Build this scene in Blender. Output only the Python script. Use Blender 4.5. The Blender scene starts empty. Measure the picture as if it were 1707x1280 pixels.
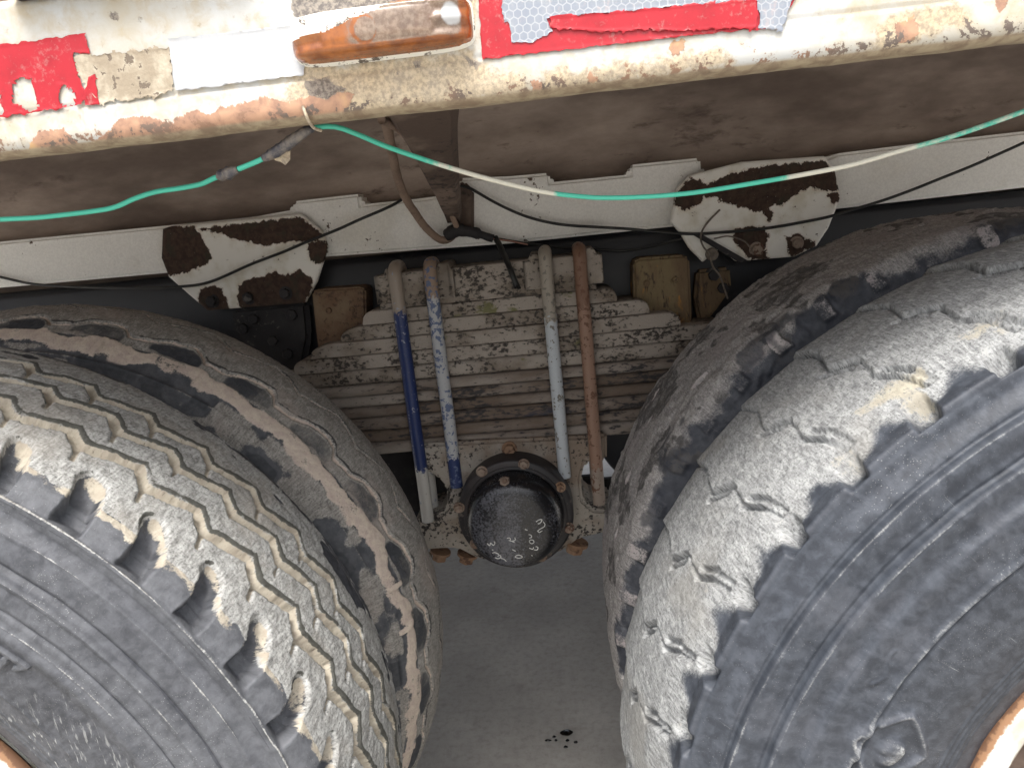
import bpy, bmesh, math, random
import numpy as np
from mathutils import Matrix, Vector
random.seed(7)
S = bpy.context.scene
# ------------------------------------------------------------------ camera
FPX, W, H = 1206.9, 1707.0, 1280.0
CAM = np.array([0.1001, -0.5300, 1.1346])
PITCH, ROLL, YAW = 0.2291, -0.1042, 0.0741
def cam_axes():
    cp, sp = math.cos(PITCH), math.sin(PITCH)
    f = np.array([0, cp, -sp]); r = np.array([1., 0, 0]); u = np.array([0, sp, cp])
    cr, sr = math.cos(ROLL), math.sin(ROLL)
    r, u = r*cr + u*sr, u*cr - r*sr
    cy, sy = math.cos(YAW), math.sin(YAW)
    Z = np.array([[cy, -sy, 0], [sy, cy, 0], [0, 0, 1]])
    return Z@r, Z@u, Z@f
CR, CU, CF = cam_axes()
cd = bpy.data.cameras.new('camera'); cam = bpy.data.objects.new('camera', cd); S.collection.objects.link(cam)
cd.sensor_width = 36; cd.lens = FPX/W*36; cd.clip_start = .02; cd.clip_end = 500
cam.matrix_world = Matrix([[CR[0], CU[0], -CF[0], CAM[0]], [CR[1], CU[1], -CF[1], CAM[1]], [CR[2], CU[2], -CF[2], CAM[2]], [0, 0, 0, 1]])
S.camera = cam
# ------------------------------------------------------------------ light
SUN_EL = math.radians(64)
world = bpy.data.worlds.new('World'); S.world = world; world.use_nodes = True
wt = world.node_tree; bg = wt.nodes['Background']; sky = wt.nodes.new('ShaderNodeTexSky')
sky.sky_type = 'NISHITA'; sky.sun_disc = False; sky.sun_elevation = SUN_EL; sky.sun_rotation = math.pi
sky.air_density = 1.0; sky.dust_density = 6.0; sky.ozone_density = 0.6
hs = wt.nodes.new('ShaderNodeHueSaturation'); hs.inputs['Saturation'].default_value = .45     # thin overcast
wt.links.new(sky.outputs[0], hs.inputs['Color']); wt.links.new(hs.outputs[0], bg.inputs[0]); bg.inputs[1].default_value = 0.14
sl = bpy.data.lights.new('sun', 'SUN'); sun = bpy.data.objects.new('sun', sl); S.collection.objects.link(sun)
sl.energy = 1.5; sl.angle = math.radians(18); sl.color = (1, .98, .945)
sun.rotation_euler = (math.radians(90) - SUN_EL, 0, math.radians(-8))
S.view_settings.view_transform = 'Standard'; S.view_settings.look = 'None'
S.view_settings.exposure = 1.1; S.view_settings.gamma = 1
# ------------------------------------------------------------------ numpy helpers
def rays(P):
    P = np.atleast_2d(np.array(P, float))
    return (P[:, 0:1]-W/2)/FPX*CR + (H/2-P[:, 1:2])/FPX*CU + CF
def aty(P, y):                      # photo pixels -> points on the upright plane at depth y
    d = rays(P); t = (y-CAM[1])/d[:, 1]; return CAM + d*t[:, None]
def pts(s): return [tuple(float(v) for v in p.split(',')) for p in s.split()]
def xz(s, y): return [(q[0], q[2]) for q in aty(pts(s), y)]
def sstep(a, b, x):
    t = np.clip((x-a)/(b-a), 0, 1); return t*t*(3-2*t)
def _h(i, j, k):
    n = (i*73856093) ^ (j*19349663) ^ (k*83492791)
    n = (n ^ (n >> 13))*1274126177
    n = n & 0x7fffffff
    return ((n ^ (n >> 16)) & 0xffff)/65535.0
def vnoise(x, y, z=0.0, seed=0):
    seed = int(seed)
    x, y, z = np.broadcast_arrays(np.asarray(x, float), np.asarray(y, float), np.asarray(z, float))
    xi, yi, zi = np.floor(x).astype(np.int64), np.floor(y).astype(np.int64), np.floor(z).astype(np.int64)
    fx, fy, fz = x-xi, y-yi, z-zi
    fx, fy, fz = [t*t*(3-2*t) for t in (fx, fy, fz)]
    r = 0
    for a in (0, 1):
        for b in (0, 1):
            for c in (0, 1):
                w = (fx if a else 1-fx)*(fy if b else 1-fy)*(fz if c else 1-fz)
                r = r + w*_h(xi+a+seed*131, yi+b+seed*57, zi+c)
    return r
def fbm(x, y, o=4, seed=0):
    s = 0; a = .5; t = 0
    for i in range(o):
        s = s + a*vnoise(np.asarray(x)*2**i, np.asarray(y)*2**i, 0, seed+i); t += a; a *= .5
    return s/t
def sdf(poly, X, Z):                # + inside, - outside
    P = np.array(poly); n = len(P); d = np.full(X.shape, 1e9); ins = np.zeros(X.shape, bool)
    for i in range(n):
        a = P[i]; b = P[(i+1) % n]; e = b-a
        t = np.clip(((X-a[0])*e[0]+(Z-a[1])*e[1])/(e@e+1e-12), 0, 1)
        d = np.minimum(d, np.hypot(X-a[0]-e[0]*t, Z-a[1]-e[1]*t))
        c = (a[1] > Z) != (b[1] > Z)
        xs = a[0]+(Z-a[1])*(b[0]-a[0])/((b[1]-a[1]) if abs(b[1]-a[1]) > 1e-9 else 1e-9)
        ins ^= c & (X < xs)
    return np.where(ins, d, -d)
# ------------------------------------------------------------------ object helpers
ORG = {}
def link(o, parent, org):
    S.collection.objects.link(o); ORG[o.name] = np.array(org, float)
    if parent is not None:
        o.parent = parent; o.location = Vector(ORG[o.name]-ORG[parent.name])
    else: o.location = Vector(ORG[o.name])
    return o
def empty(name, org, parent=None):
    return link(bpy.data.objects.new(name, None), parent, org)
def meshdata(name, v, f, mat, smooth=True, attrs=None):
    me = bpy.data.meshes.new(name)
    v = np.asarray(v, float)
    if isinstance(f, np.ndarray):
        nf, k = f.shape
        me.vertices.add(len(v)); me.vertices.foreach_set('co', v.ravel())
        me.loops.add(nf*k); me.loops.foreach_set('vertex_index', f.ravel().astype(np.int32))
        me.polygons.add(nf); me.polygons.foreach_set('loop_start', np.arange(0, nf*k, k, dtype=np.int32))
        me.update(calc_edges=True)
    else:
        me.from_pydata([tuple(p) for p in v], [], [tuple(map(int, q)) for q in f]); me.update()
    me.polygons.foreach_set('use_smooth', np.full(len(me.polygons), smooth))
    for k, a in (attrs or {}).items():
        a = np.asarray(a, float)
        if a.ndim == 1:
            t = me.attributes.new(k, 'FLOAT', 'POINT'); t.data.foreach_set('value', a)
        else:
            t = me.attributes.new(k, 'FLOAT_VECTOR', 'POINT'); t.data.foreach_set('vector', a.ravel())
    if mat: me.materials.append(mat)
    return me
def obj(name, v, f, mat, parent=None, org=None, smooth=True, attrs=None):
    v = np.asarray(v, float)
    if org is None: org = v.mean(0)
    me = meshdata(name, v-np.asarray(org), f, mat, smooth, attrs)
    o = bpy.data.objects.new(name, me)
    return link(o, parent, org)
def grid_faces(n, m, closed_u=False, closed_v=False):
    i = np.arange(n if closed_u else n-1); j = np.arange(m if closed_v else m-1)
    I, J = np.meshgrid(i, j, indexing='ij'); I2, J2 = (I+1) % n, (J+1) % m
    return np.stack([I*m+J, I2*m+J, I2*m+J2, I*m+J2], -1).reshape(-1, 4)
def tube(path, rad, seg=10, jitter=0, cap=True):
    P = np.array(path, float); n = len(P); rad = np.broadcast_to(np.asarray(rad, float), (n,))
    T = np.gradient(P, axis=0); T /= np.linalg.norm(T, axis=1, keepdims=True)+1e-12
    up = np.array([0.13, .2, .97]); N = np.cross(T[0], up)
    if np.linalg.norm(N) < .2: N = np.cross(T[0], [1, 0, 0.1])
    V = []
    for i in range(n):
        N = N-T[i]*(N@T[i]); N /= np.linalg.norm(N); B = np.cross(T[i], N)
        for k in range(seg):
            a = 2*math.pi*k/seg; V.append(P[i]+(N*math.cos(a)+B*math.sin(a))*rad[i]*(1+jitter*random.uniform(-1, 1)))
    F = [tuple(q) for q in grid_faces(n, seg, False, True)]
    if cap:
        F += [tuple(range(seg))[::-1], tuple((n-1)*seg+k for k in range(seg))]
    return np.array(V), F
def spline(P, n=80):
    P = np.array(P, float); m = len(P); Q = np.vstack([2*P[0]-P[1], P, 2*P[-1]-P[-2]])
    d = np.r_[0, np.cumsum(np.linalg.norm(np.diff(P, axis=0), axis=1))]; out = []
    for s in np.linspace(0, d[-1], n):
        i = min(np.searchsorted(d, s, 'right')-1, m-2); t = (s-d[i])/(d[i+1]-d[i])
        a, b, c, e = Q[i:i+4]
        out.append(.5*((2*b)+(c-a)*t+(2*a-5*b+4*c-e)*t*t+(3*b-a-3*c+e)*t**3))
    return np.array(out)
def bm_out(bm, name, mat, parent, org=None, smooth=False, attrs=None):
    bmesh.ops.recalc_face_normals(bm, faces=bm.faces)
    v = np.array([q.co for q in bm.verts]); f = [[q.index for q in p.verts] for p in bm.faces]; bm.free()
    return obj(name, v, f, mat, parent, org, smooth, attrs)
def prism(name, poly, y0, y1, mat, parent, bevel=.002, smooth=True, segs=2):   # XZ outline, given thickness along y
    bm = bmesh.new(); vs = [bm.verts.new((p[0], y0, p[1])) for p in poly]; f = bm.faces.new(vs)
    r = bmesh.ops.extrude_face_region(bm, geom=[f])
    for q in r['geom']:
        if isinstance(q, bmesh.types.BMVert): q.co.y = y1
    bmesh.ops.recalc_face_normals(bm, faces=bm.faces)
    if bevel: bmesh.ops.bevel(bm, geom=list(bm.edges), offset=bevel, segments=segs, affect='EDGES', clamp_overlap=True)
    bmesh.ops.triangulate(bm, faces=[q for q in bm.faces if len(q.verts) > 4])
    bm.verts.index_update()
    return bm_out(bm, name, mat, parent, None, False)
def box(name, lo, hi, mat, parent, bevel=.003):
    return prism(name, [(lo[0], lo[2]), (hi[0], lo[2]), (hi[0], hi[2]), (lo[0], hi[2])], lo[1], hi[1], mat, parent, bevel)
def lathe_y(name, prof, mat, parent, c, seg=64, smooth=True):    # profile (radius, y) round a y-axis through c
    prof = np.array(prof); n = len(prof); th = np.linspace(0, 2*math.pi, seg, endpoint=False)
    V = np.stack([c[0]+prof[None, :, 0]*np.sin(th)[:, None], c[1]+prof[None, :, 1]+0*th[:, None], c[2]+prof[None, :, 0]*np.cos(th)[:, None]], -1).reshape(-1, 3)
    return obj(name, V, grid_faces(seg, n, True, False), mat, parent, c, smooth)
# ------------------------------------------------------------------ material helpers
def rgb(r, g=None, b=None):
    if g is None: g = b = r
    return tuple((c/255/12.92 if c/255 <= .04045 else ((c/255+.055)/1.055)**2.4) for c in (r, g, b))+(1,)
class MB:
    def __init__(s, name, rough=.8, metal=0, spec=.5):
        s.m = bpy.data.materials.new(name); s.m.use_nodes = True; s.t = s.m.node_tree; s.b = s.t.nodes['Principled BSDF']
        s.b.inputs['Roughness'].default_value = rough; s.b.inputs['Metallic'].default_value = metal
        s.b.inputs['Specular IOR Level'].default_value = spec
    def n(s, ty, **k):
        q = s.t.nodes.new(ty)
        for a, b in k.items(): setattr(q, a, b)
        return q
    def set(s, sock, v):
        if v is None: return
        if isinstance(v, bpy.types.NodeSocket): s.t.links.new(v, sock)
        else: sock.default_value = v
    def obj(s): return s.n('ShaderNodeTexCoord').outputs['Object']
    def own(s):                     # object coordinates shifted by each object's own random number
        q = s.n('ShaderNodeVectorMath', operation='ADD'); k = s.n('ShaderNodeVectorMath', operation='SCALE')
        k.inputs[0].default_value = (13.7, 7.1, 9.3); s.set(k.inputs['Scale'], s.n('ShaderNodeObjectInfo').outputs['Random'])
        s.set(q.inputs[0], s.obj()); s.set(q.inputs[1], k.outputs[0]); return q.outputs[0]
    def attr(s, name, vec=False):
        q = s.n('ShaderNodeAttribute'); q.attribute_name = name; return q.outputs['Vector' if vec else 'Fac']
    def scale(s, v, sc):
        q = s.n('ShaderNodeMapping'); s.set(q.inputs['Vector'], v); q.inputs['Scale'].default_value = sc; return q.outputs[0]
    def noise(s, v, sc, det=4, ro=.55, dist=0):
        q = s.n('ShaderNodeTexNoise'); s.set(q.inputs['Vector'], v); q.inputs['Scale'].default_value = sc
        q.inputs['Detail'].default_value = det; q.inputs['Roughness'].default_value = ro; q.inputs['Distortion'].default_value = dist
        return q.outputs[0]
    def vor(s, v, sc, feat='F1', out=0):
        q = s.n('ShaderNodeTexVoronoi', feature=feat); s.set(q.inputs['Vector'], v); q.inputs['Scale'].default_value = sc; return q.outputs[out]
    def math(s, op, a, b=0.0, c=None):
        q = s.n('ShaderNodeMath', operation=op); s.set(q.inputs[0], a); s.set(q.inputs[1], b)
        if c is not None: s.set(q.inputs[2], c)
        return q.outputs[0]
    def ramp(s, f, a, b, lo=0., hi=1.):
        q = s.n('ShaderNodeMapRange', interpolation_type='SMOOTHSTEP'); s.set(q.inputs[0], f)
        for i, v in zip((1, 2, 3, 4), (a, b, lo, hi)): s.set(q.inputs[i], v)
        return q.outputs[0]
    def mix(s, f, a, b, mode='MIX'):
        q = s.n('ShaderNodeMix', data_type='RGBA', blend_type=mode); s.set(q.inputs[0], f); s.set(q.inputs[6], a); s.set(q.inputs[7], b); return q.outputs[2]
    def sep(s, v, i):
        q = s.n('ShaderNodeSeparateXYZ'); s.set(q.inputs[0], v); return q.outputs[i]
    def bump(s, h, st=.4, d=.002, nrm=None):
        q = s.n('ShaderNodeBump'); s.set(q.inputs['Height'], h); q.inputs['Strength'].default_value = st; q.inputs['Distance'].default_value = d
        if nrm is not None: s.set(q.inputs['Normal'], nrm)
        return q.outputs[0]
    def out(s, col=None, rough=None, nrm=None):
        s.set(s.b.inputs['Base Color'], col); s.set(s.b.inputs['Roughness'], rough); s.set(s.b.inputs['Normal'], nrm); return s.m
def flaked(name, base, under, thr=.52, sc=60, det=6, vary=None, var_sc=9, vthr=(.45, .65), soft=.03, rough=.8, rough2=.7, bump=.5, stretch=(1, 1, 1), extra=None):
    """base coat broken by ragged flakes that bare a second colour, with a slow change of tint"""
    m = MB(name); v = m.scale(m.own(), stretch)
    n1 = m.noise(v, sc, det, .65, .2); n0 = m.noise(v, sc*.12, 3, .5)
    f = m.ramp(m.math('ADD', n1, m.math('MULTIPLY', m.math('SUBTRACT', n0, .5), .55)), thr, thr+soft)
    c = base
    if vary is not None: c = m.mix(m.ramp(m.noise(v, var_sc, 4, .6), *vthr), base, vary)
    c = m.mix(m.ramp(m.noise(v, sc*3.1, 3, .7), .3, .7, 0, .14), c, m.mix(1.0, c, rgb(120), 'MULTIPLY'))
    c = m.mix(f, c, under)
    if extra is not None:
        c = m.mix(m.ramp(m.noise(v, extra[1], 5, .65, .3), extra[2], extra[2]+.06), c, extra[0])
    r = m.ramp(f, 0, 1, rough, rough2)
    h = m.math('ADD', m.math('MULTIPLY', f, -.6), m.math('MULTIPLY', m.noise(v, sc*4, 3, .6), .5))
    return m.out(c, r, m.bump(h, bump, .0015))
# ================================================================== materials
def mat_rubber(name, grey, grey2, dust, dust2, dark, dark2, edge, gs=.08, hk=1., film=rgb(108, 110, 114)):
    m = MB(name, spec=.35)
    uv = m.attr('uvw', True); dk, gr, cr, ed = m.attr('m_dark'), m.attr('m_grey'), m.attr('m_dust'), m.attr('m_edge')
    fine = m.noise(uv, 420, 4, .7); mid = m.noise(uv, 70, 5, .65, .3); big = m.noise(uv, 11, 3, .5)
    streak = m.noise(m.scale(uv, (330, 75, 200)), 1, 4, .7, .6); streak2 = m.noise(uv, 38, 6, .7, .5)
    jit = m.math('ADD', m.math('MULTIPLY', m.math('SUBTRACT', mid, .5), .9), m.math('MULTIPLY', m.math('SUBTRACT', fine, .5), .7))
    # bare rubber with a bloom of dust and specks
    c = m.mix(m.ramp(mid, .35, .7), dark, dark2)
    c = m.mix(m.ramp(m.math('ADD', big, m.math('MULTIPLY', jit, .6)), .46, .88, 0, .28), c, film)
    c = m.mix(m.math('MULTIPLY', m.attr('m_film'), m.ramp(m.math('ADD', streak2, m.math('MULTIPLY', mid, .6)), .5, 1.05, .22, .68)), c, film)
    sp = m.vor(m.scale(uv, (1, 1.5, 1)), 330, 'F1'); c = m.mix(m.ramp(m.math('ADD', m.math('ADD', sp, m.math('MULTIPLY', fine, .25)), m.math('MULTIPLY', m.math('SUBTRACT', big, .5), -.5)), .25, .19, 0, .30), c, grey)
    ob = m.obj(); dv = m.scale(ob, (330, 60, 64)); dr = m.math('ADD', m.noise(dv, 1, 3, .6), m.math('MULTIPLY', m.noise(ob, 40, 3), .22))
    c = m.mix(m.math('MULTIPLY', m.attr('m_drip'), m.ramp(dr, .70, .80)), c, grey)
    scr = m.noise(m.scale(uv, (260, 14, 50)), 1, 3, .6, 1.2); c = m.mix(m.math('MULTIPLY', m.ramp(scr, .68, .74, 0, .35), m.ramp(big, .45, .6)), c, grey)
    # worn tread
    g = m.mix(m.ramp(m.math('ADD', m.math('MULTIPLY', streak, .65), m.math('MULTIPLY', mid, .35)), .34, .66), grey2, grey)
    g = m.mix(m.ramp(fine, .30, .54, .72, 0), g, m.mix(1., g, rgb(120, 120, 118), 'MULTIPLY'))
    g = m.mix(m.ramp(big, .5, .68, 0, .5), g, m.mix(.5, dust2, grey2))
    c = m.mix(m.ramp(m.math('ADD', gr, m.math('MULTIPLY', jit, .75)), .5-gs, .5+gs), c, g)
    c = m.mix(m.ramp(m.math('ADD', ed, m.math('MULTIPLY', jit, .9)), .5, .66, 0, .9), c, edge)
    d = m.mix(m.ramp(mid, .3, .7), dust, dust2); d = m.mix(m.ramp(fine, .25, .45, .7, 0), d, m.mix(1., d, rgb(135, 128, 115), 'MULTIPLY'))
    c = m.mix(m.ramp(m.math('ADD', cr, m.math('MULTIPLY', jit, .7)), .4, .58), c, d)
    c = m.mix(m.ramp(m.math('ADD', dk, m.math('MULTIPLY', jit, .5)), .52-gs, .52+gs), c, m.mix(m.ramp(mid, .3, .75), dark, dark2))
    any_ = m.math('MAXIMUM', m.math('MAXIMUM', gr, cr), m.math('MULTIPLY', m.attr('m_film'), .3))
    h = m.math('ADD', m.math('MULTIPLY', fine, .6), m.math('ADD', m.math('MULTIPLY', mid, .5), m.math('MULTIPLY', streak, .5)))
    h = m.math('MULTIPLY', h, m.ramp(any_, 0, .8, .22, hk))
    return m.out(c, m.ramp(any_, 0, .9, .5, .9), m.bump(h, .75, .0022))
RUB_L = mat_rubber('rubber_ribbed', rgb(190, 191, 188), rgb(132, 131, 128), rgb(184, 177, 161), rgb(158, 149, 135), rgb(48, 50, 55), rgb(76, 78, 84), rgb(62, 62, 56), .10)
RUB_R = mat_rubber('rubber_bald', rgb(176, 178, 177), rgb(118, 119, 120), rgb(180, 174, 156), rgb(152, 147, 135), rgb(46, 50, 57), rgb(70, 75, 83), rgb(74, 74, 73), .30, .7, rgb(88, 91, 98))
RUB_LI = mat_rubber('rubber_ribbed_inner', rgb(172, 169, 163), rgb(124, 121, 116), rgb(206, 194, 178), rgb(186, 170, 160), rgb(52, 55, 60), rgb(74, 76, 80), rgb(52, 53, 55), .16)
RUB_RI = mat_rubber('rubber_bald_inner', rgb(184, 181, 177), rgb(134, 130, 129), rgb(192, 187, 182), rgb(170, 160, 160), rgb(48, 51, 59), rgb(72, 75, 82), rgb(78, 76, 75), .26)
def mat_rim():
    m = MB('rim_paint', .55); r = m.attr('rr'); v = m.obj()
    j = m.math('MULTIPLY', m.math('SUBTRACT', m.noise(v, 90, 5, .7), .5), .010)
    rr = m.math('ADD', r, j)
    c = m.mix(m.ramp(m.noise(v, 40, 4, .6), .4, .7), rgb(222, 226, 220), rgb(196, 192, 176))
    c = m.mix(m.ramp(rr, .2535, .2560), c, rgb(150, 114, 84)); c = m.mix(m.ramp(rr, .2575, .2590), c, rgb(110, 80, 60))
    c = m.mix(m.ramp(rr, .232, .228), c, rgb(128, 110, 96))
    return m.out(c, .7, m.bump(m.noise(v, 200, 4), .3, .001))
RIM = mat_rim()
def mat_panel():
    m = MB('panel_paint', .5); v = m.obj()
    ru, di, dk, lp = m.attr('m_rust'), m.attr('m_dirt'), m.attr('m_black'), m.attr('m_lip')
    fine = m.noise(v, 330, 4, .7); mid = m.noise(v, 75, 5, .65, .4); big = m.noise(v, 16, 3, .5)
    j = m.math('ADD', m.math('MULTIPLY', m.math('SUBTRACT', mid, .5), .010), m.math('MULTIPLY', m.math('SUBTRACT', fine, .5), .006))
    c = m.mix(m.ramp(m.math('ADD', big, m.math('MULTIPLY', mid, .4)), .55, .95), rgb(198, 199, 196), rgb(186, 180, 165))
    c = m.mix(m.ramp(m.math('ADD', m.math('MULTIPLY', mid, .6), m.math('MULTIPLY', m.noise(v, 9, 4, .6), .55)), .52, .72, 0, .62), c, rgb(182, 166, 136))
    c = m.mix(m.ramp(m.noise(v, 150, 5, .7), .60, .70, 0, .45), c, rgb(150, 132, 108))
    rust = m.mix(m.ramp(mid, .35, .68), rgb(190, 150, 122), rgb(150, 116, 98)); rust = m.mix(m.ramp(m.noise(v, 30, 3), .55, .7), rust, rgb(214, 176, 128))
    dirt = m.mix(m.ramp(fine, .35, .65), rgb(206, 188, 156), rgb(158, 142, 120))
    c = m.mix(m.ramp(m.math('ADD', di, m.math('MULTIPLY', j, 1.6)), -.0015, .004, 0, .85), c, dirt)
    c = m.mix(m.ramp(m.math('ADD', ru, j), -.0002, .0006), c, rust)
    c = m.mix(m.ramp(m.math('ADD', ru, j), -.0012, -.0002, 0, 1), c, c)
    # pits and specks, thick towards the lower edge
    pit = m.math('ADD', mid, m.math('MULTIPLY', lp, .21)); pit = m.math('ADD', pit, m.math('MULTIPLY', m.math('SUBTRACT', fine, .5), .5))
    c = m.mix(m.ramp(pit, .72, .77), c, m.mix(m.ramp(big, .4, .6), rgb(150, 118, 96), rgb(112, 100, 92)))
    c = m.mix(m.ramp(m.math('ADD', dk, j), -.0003, .0008, 0, .92), c, m.mix(m.ramp(fine, .4, .6), rgb(92, 84, 80), rgb(150, 140, 128)))
    c = m.mix(m.ramp(m.attr('m_under'), .2, .6), c, m.mix(m.ramp(mid, .35, .65), rgb(172, 157, 131), rgb(134, 116, 96)))
    h = m.math('ADD', m.math('MULTIPLY', m.ramp(m.math('ADD', ru, j), -.0002, .0006), -1.), m.math('MULTIPLY', fine, .35))
    return m.out(c, .62, m.bump(h, .55, .0008))
PANEL = mat_panel()
def mat_tape(name, a, b, hexes):
    m = MB(name, .35); v = m.obj(); uvw = m.attr('uvw', True)
    c = m.mix(m.ramp(m.noise(v, 60, 5, .65), .45, .72), a, b)
    if hexes:
        px_, py_ = m.sep(uvw, 0), m.sep(uvw, 1); r3 = 1.7320508
        def cell(ox, oy):
            ax = m.math('SUBTRACT', m.math('FLOORED_MODULO', m.math('ADD', px_, ox), 1.), .5); ay = m.math('SUBTRACT', m.math('FLOORED_MODULO', m.math('ADD', py_, oy), r3), r3/2)
            return m.math('ABSOLUTE', ax), m.math('ABSOLUTE', ay)
        def hexd(ax, ay): return m.math('MAXIMUM', ax, m.math('ADD', m.math('MULTIPLY', ax, .5), m.math('MULTIPLY', ay, r3/2)))
        e = m.math('MINIMUM', hexd(*cell(0, 0)), hexd(*cell(.5, r3/2)))       # honeycomb: distance inside the nearest cell
        c = m.mix(m.ramp(e, .40, .47, 0, .75), c, rgb(178, 181, 185))
    c = m.mix(m.ramp(m.math('ADD', m.math('MULTIPLY', m.noise(v, 240, 4, .7), .6), m.math('MULTIPLY', m.noise(v, 34, 4, .6), .4)), .54, .66, 0, .30), c, rgb(190, 160, 152))
    return m.out(c, .4, m.bump(m.noise(v, 160, 3), .15, .0006))
TAPE_RED = mat_tape('red_reflective', rgb(176, 34, 46), rgb(160, 30, 41), False)
TAPE_SIL = mat_tape('silver_reflective', rgb(138, 145, 156), rgb(152, 157, 164), True)
TAPE_WHT = mat_tape('white_reflective', rgb(182, 184, 186), rgb(192, 192, 190), True)
GLUE = flaked('old_adhesive', rgb(160, 147, 127), rgb(114, 102, 88), .6, 120, 5, rgb(206, 196, 176), 30)
UNDER = flaked('dusty_brown_floor', rgb(176, 160, 148), rgb(104, 90, 82), .60, 30, 8, rgb(118, 104, 95), 4, (.36, .64), .18, .9, .9, .5, (.55, 1, 1.6))
UNDER2 = flaked('dark_brown_steel', rgb(92, 77, 68), rgb(58, 48, 43), .55, 70, 7, rgb(132, 115, 103), 10, soft=.10)
RAILW = flaked('off_white_rail_paint', rgb(250, 249, 244), rgb(96, 80, 66), .705, 85, 7, rgb(240, 237, 228), 6, (.45, .65), .02, .5, .8, .25)
CHASSIS = flaked('black_chassis_paint', rgb(24, 25, 31), rgb(58, 55, 55), .70, 60, 6, rgb(34, 34, 38), 5, (.45, .65), .06, .42, .8, .35)
def mat_gusset():
    m = MB('gusset_paint', .6); v = m.obj(); fl = m.attr('m_flake')
    mid = m.noise(v, 85, 6, .65, .3); fine = m.noise(v, 300, 4, .7)
    j = m.math('ADD', m.math('MULTIPLY', m.math('SUBTRACT', mid, .5), .022), m.math('MULTIPLY', m.math('SUBTRACT', fine, .5), .004))
    f = m.ramp(m.math('ADD', fl, j), -.0003, .0005)
    w = m.mix(m.ramp(m.noise(v, 22, 4), .45, .7), rgb(240, 238, 231), rgb(218, 213, 198))
    r = m.mix(m.ramp(mid, .35, .65), rgb(56, 41, 34), rgb(78, 60, 50)); r = m.mix(m.ramp(m.noise(v, 40, 4), .5, .7), r, rgb(60, 54, 44))
    r = m.mix(m.ramp(fine, .68, .74), r, rgb(196, 190, 170))
    w = m.mix(m.ramp(m.math('ADD', mid, m.math('MULTIPLY', fine, .3)), .80, .84), w, rgb(70, 50, 40))
    e = m.ramp(m.math('ADD', fl, j), -.0035, -.0003, 0, .35)
    c = m.mix(f, m.mix(e, w, rgb(186, 158, 128)), r)
    h = m.math('ADD', m.math('MULTIPLY', f, -1.), m.math('MULTIPLY', mid, .35))
    return m.out(c, m.ramp(f, 0, 1, .5, .9), m.bump(h, .7, .0011))
GUSSET = mat_gusset()
LEAF = flaked('dusty_spring_steel', rgb(166, 157, 147), rgb(62, 57, 53), .52, 150, 9, rgb(126, 115, 103), 9, (.42, .62), .11, .9, .8, .7, (.75, 1, 1.05), (rgb(116, 114, 80), 14, .66))
LEAF2 = flaked('grimy_spring_steel', rgb(158, 149, 140), rgb(56, 53, 54), .51, 130, 9, rgb(112, 98, 86), 8, (.38, .6), .12, .9, .7, .7, (.4, 1, 1.1), (rgb(62, 62, 72), 10, .60))
SEAT = flaked('dusty_casting', rgb(164, 157, 147), rgb(54, 50, 48), .545, 130, 8, rgb(136, 122, 108), 10, (.42, .62), .05, .9, .8, .7, (1, 1, 1), (rgb(150, 152, 120), 16, .68))
BUMP_L = flaked('ochre_rust_block', rgb(112, 88, 67), rgb(76, 56, 43), .51, 100, 7, rgb(126, 107, 84), 16, soft=.14, extra=(rgb(120, 80, 48), 20, .62))
BUMP_R = flaked('mossy_rust_block', rgb(114, 94, 70), rgb(68, 53, 42), .49, 110, 7, rgb(128, 112, 82), 18, soft=.14, extra=(rgb(166, 120, 60), 22, .62), stretch=(1.6, 1, .5))
NUT = flaked('orange_rust', rgb(138, 108, 84), rgb(92, 66, 50), .55, 110, 5, rgb(158, 134, 112), 20)
BOLTM = flaked('dull_bolt', rgb(150, 134, 120), rgb(90, 62, 48), .56, 120, 5, rgb(120, 100, 86), 30)
DARKM = flaked('dark_grime', rgb(44, 42, 44), rgb(88, 84, 80), .62, 80, 6, rgb(62, 60, 60), 10, soft=.08)
HOSE = flaked('dust_caked_hose', rgb(150, 128, 112), rgb(96, 78, 68), .62, 120, 5, rgb(128, 108, 94), 12, soft=.12)
HUB = None
def mat_hub():
    m = MB('black_hub_paint', .3); v = m.obj()
    sp = m.noise(v, 260, 5, .75); big = m.noise(v, 22, 3, .5); x = m.sep(v, 0)
    band = m.math('MULTIPLY', m.ramp(m.math('ADD', x, m.math('MULTIPLY', m.math('SUBTRACT', big, .5), .05)), .022, .004), m.attr('m_face'))
    f = m.ramp(m.math('ADD', sp, m.math('ADD', m.math('MULTIPLY', band, .16), m.math('MULTIPLY', m.math('SUBTRACT', big, .5), .5))), .50, .86, 0, .44)
    c = m.mix(f, rgb(24, 24, 27), rgb(150, 152, 162))
    c = m.mix(m.ramp(m.noise(v, 70, 5, .6), .62, .75, 0, .6), c, rgb(70, 64, 60))
    return m.out(c, m.ramp(f, 0, 1, .26, .7), m.bump(m.noise(v, 150, 4), .12, .0008))
HUB = mat_hub()
FLANGE = flaked('grimy_flange', rgb(36, 34, 36), rgb(92, 84, 78), .60, 90, 6, rgb(56, 50, 50), 14, soft=.06, rough=.45)
def simple(name, c, rough=.5, c2=None, sc=60, metal=0, bump=.1):
    m = MB(name, rough, metal); v = m.obj()
    return m.out(m.mix(m.ramp(m.noise(v, sc, 4, .6), .38, .68), c, c2 or c), rough, m.bump(m.noise(v, sc*4, 3), bump, .0008))
CHALK = simple('white_paint_marker', rgb(226, 226, 222), .7)
CABLE = simple('black_cable_sheath', rgb(26, 27, 28), .45, rgb(48, 48, 46), 40)
TAPEB = simple('insulating_tape', rgb(62, 62, 70), .4, rgb(120, 112, 104), 140, 0, .5)
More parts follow.
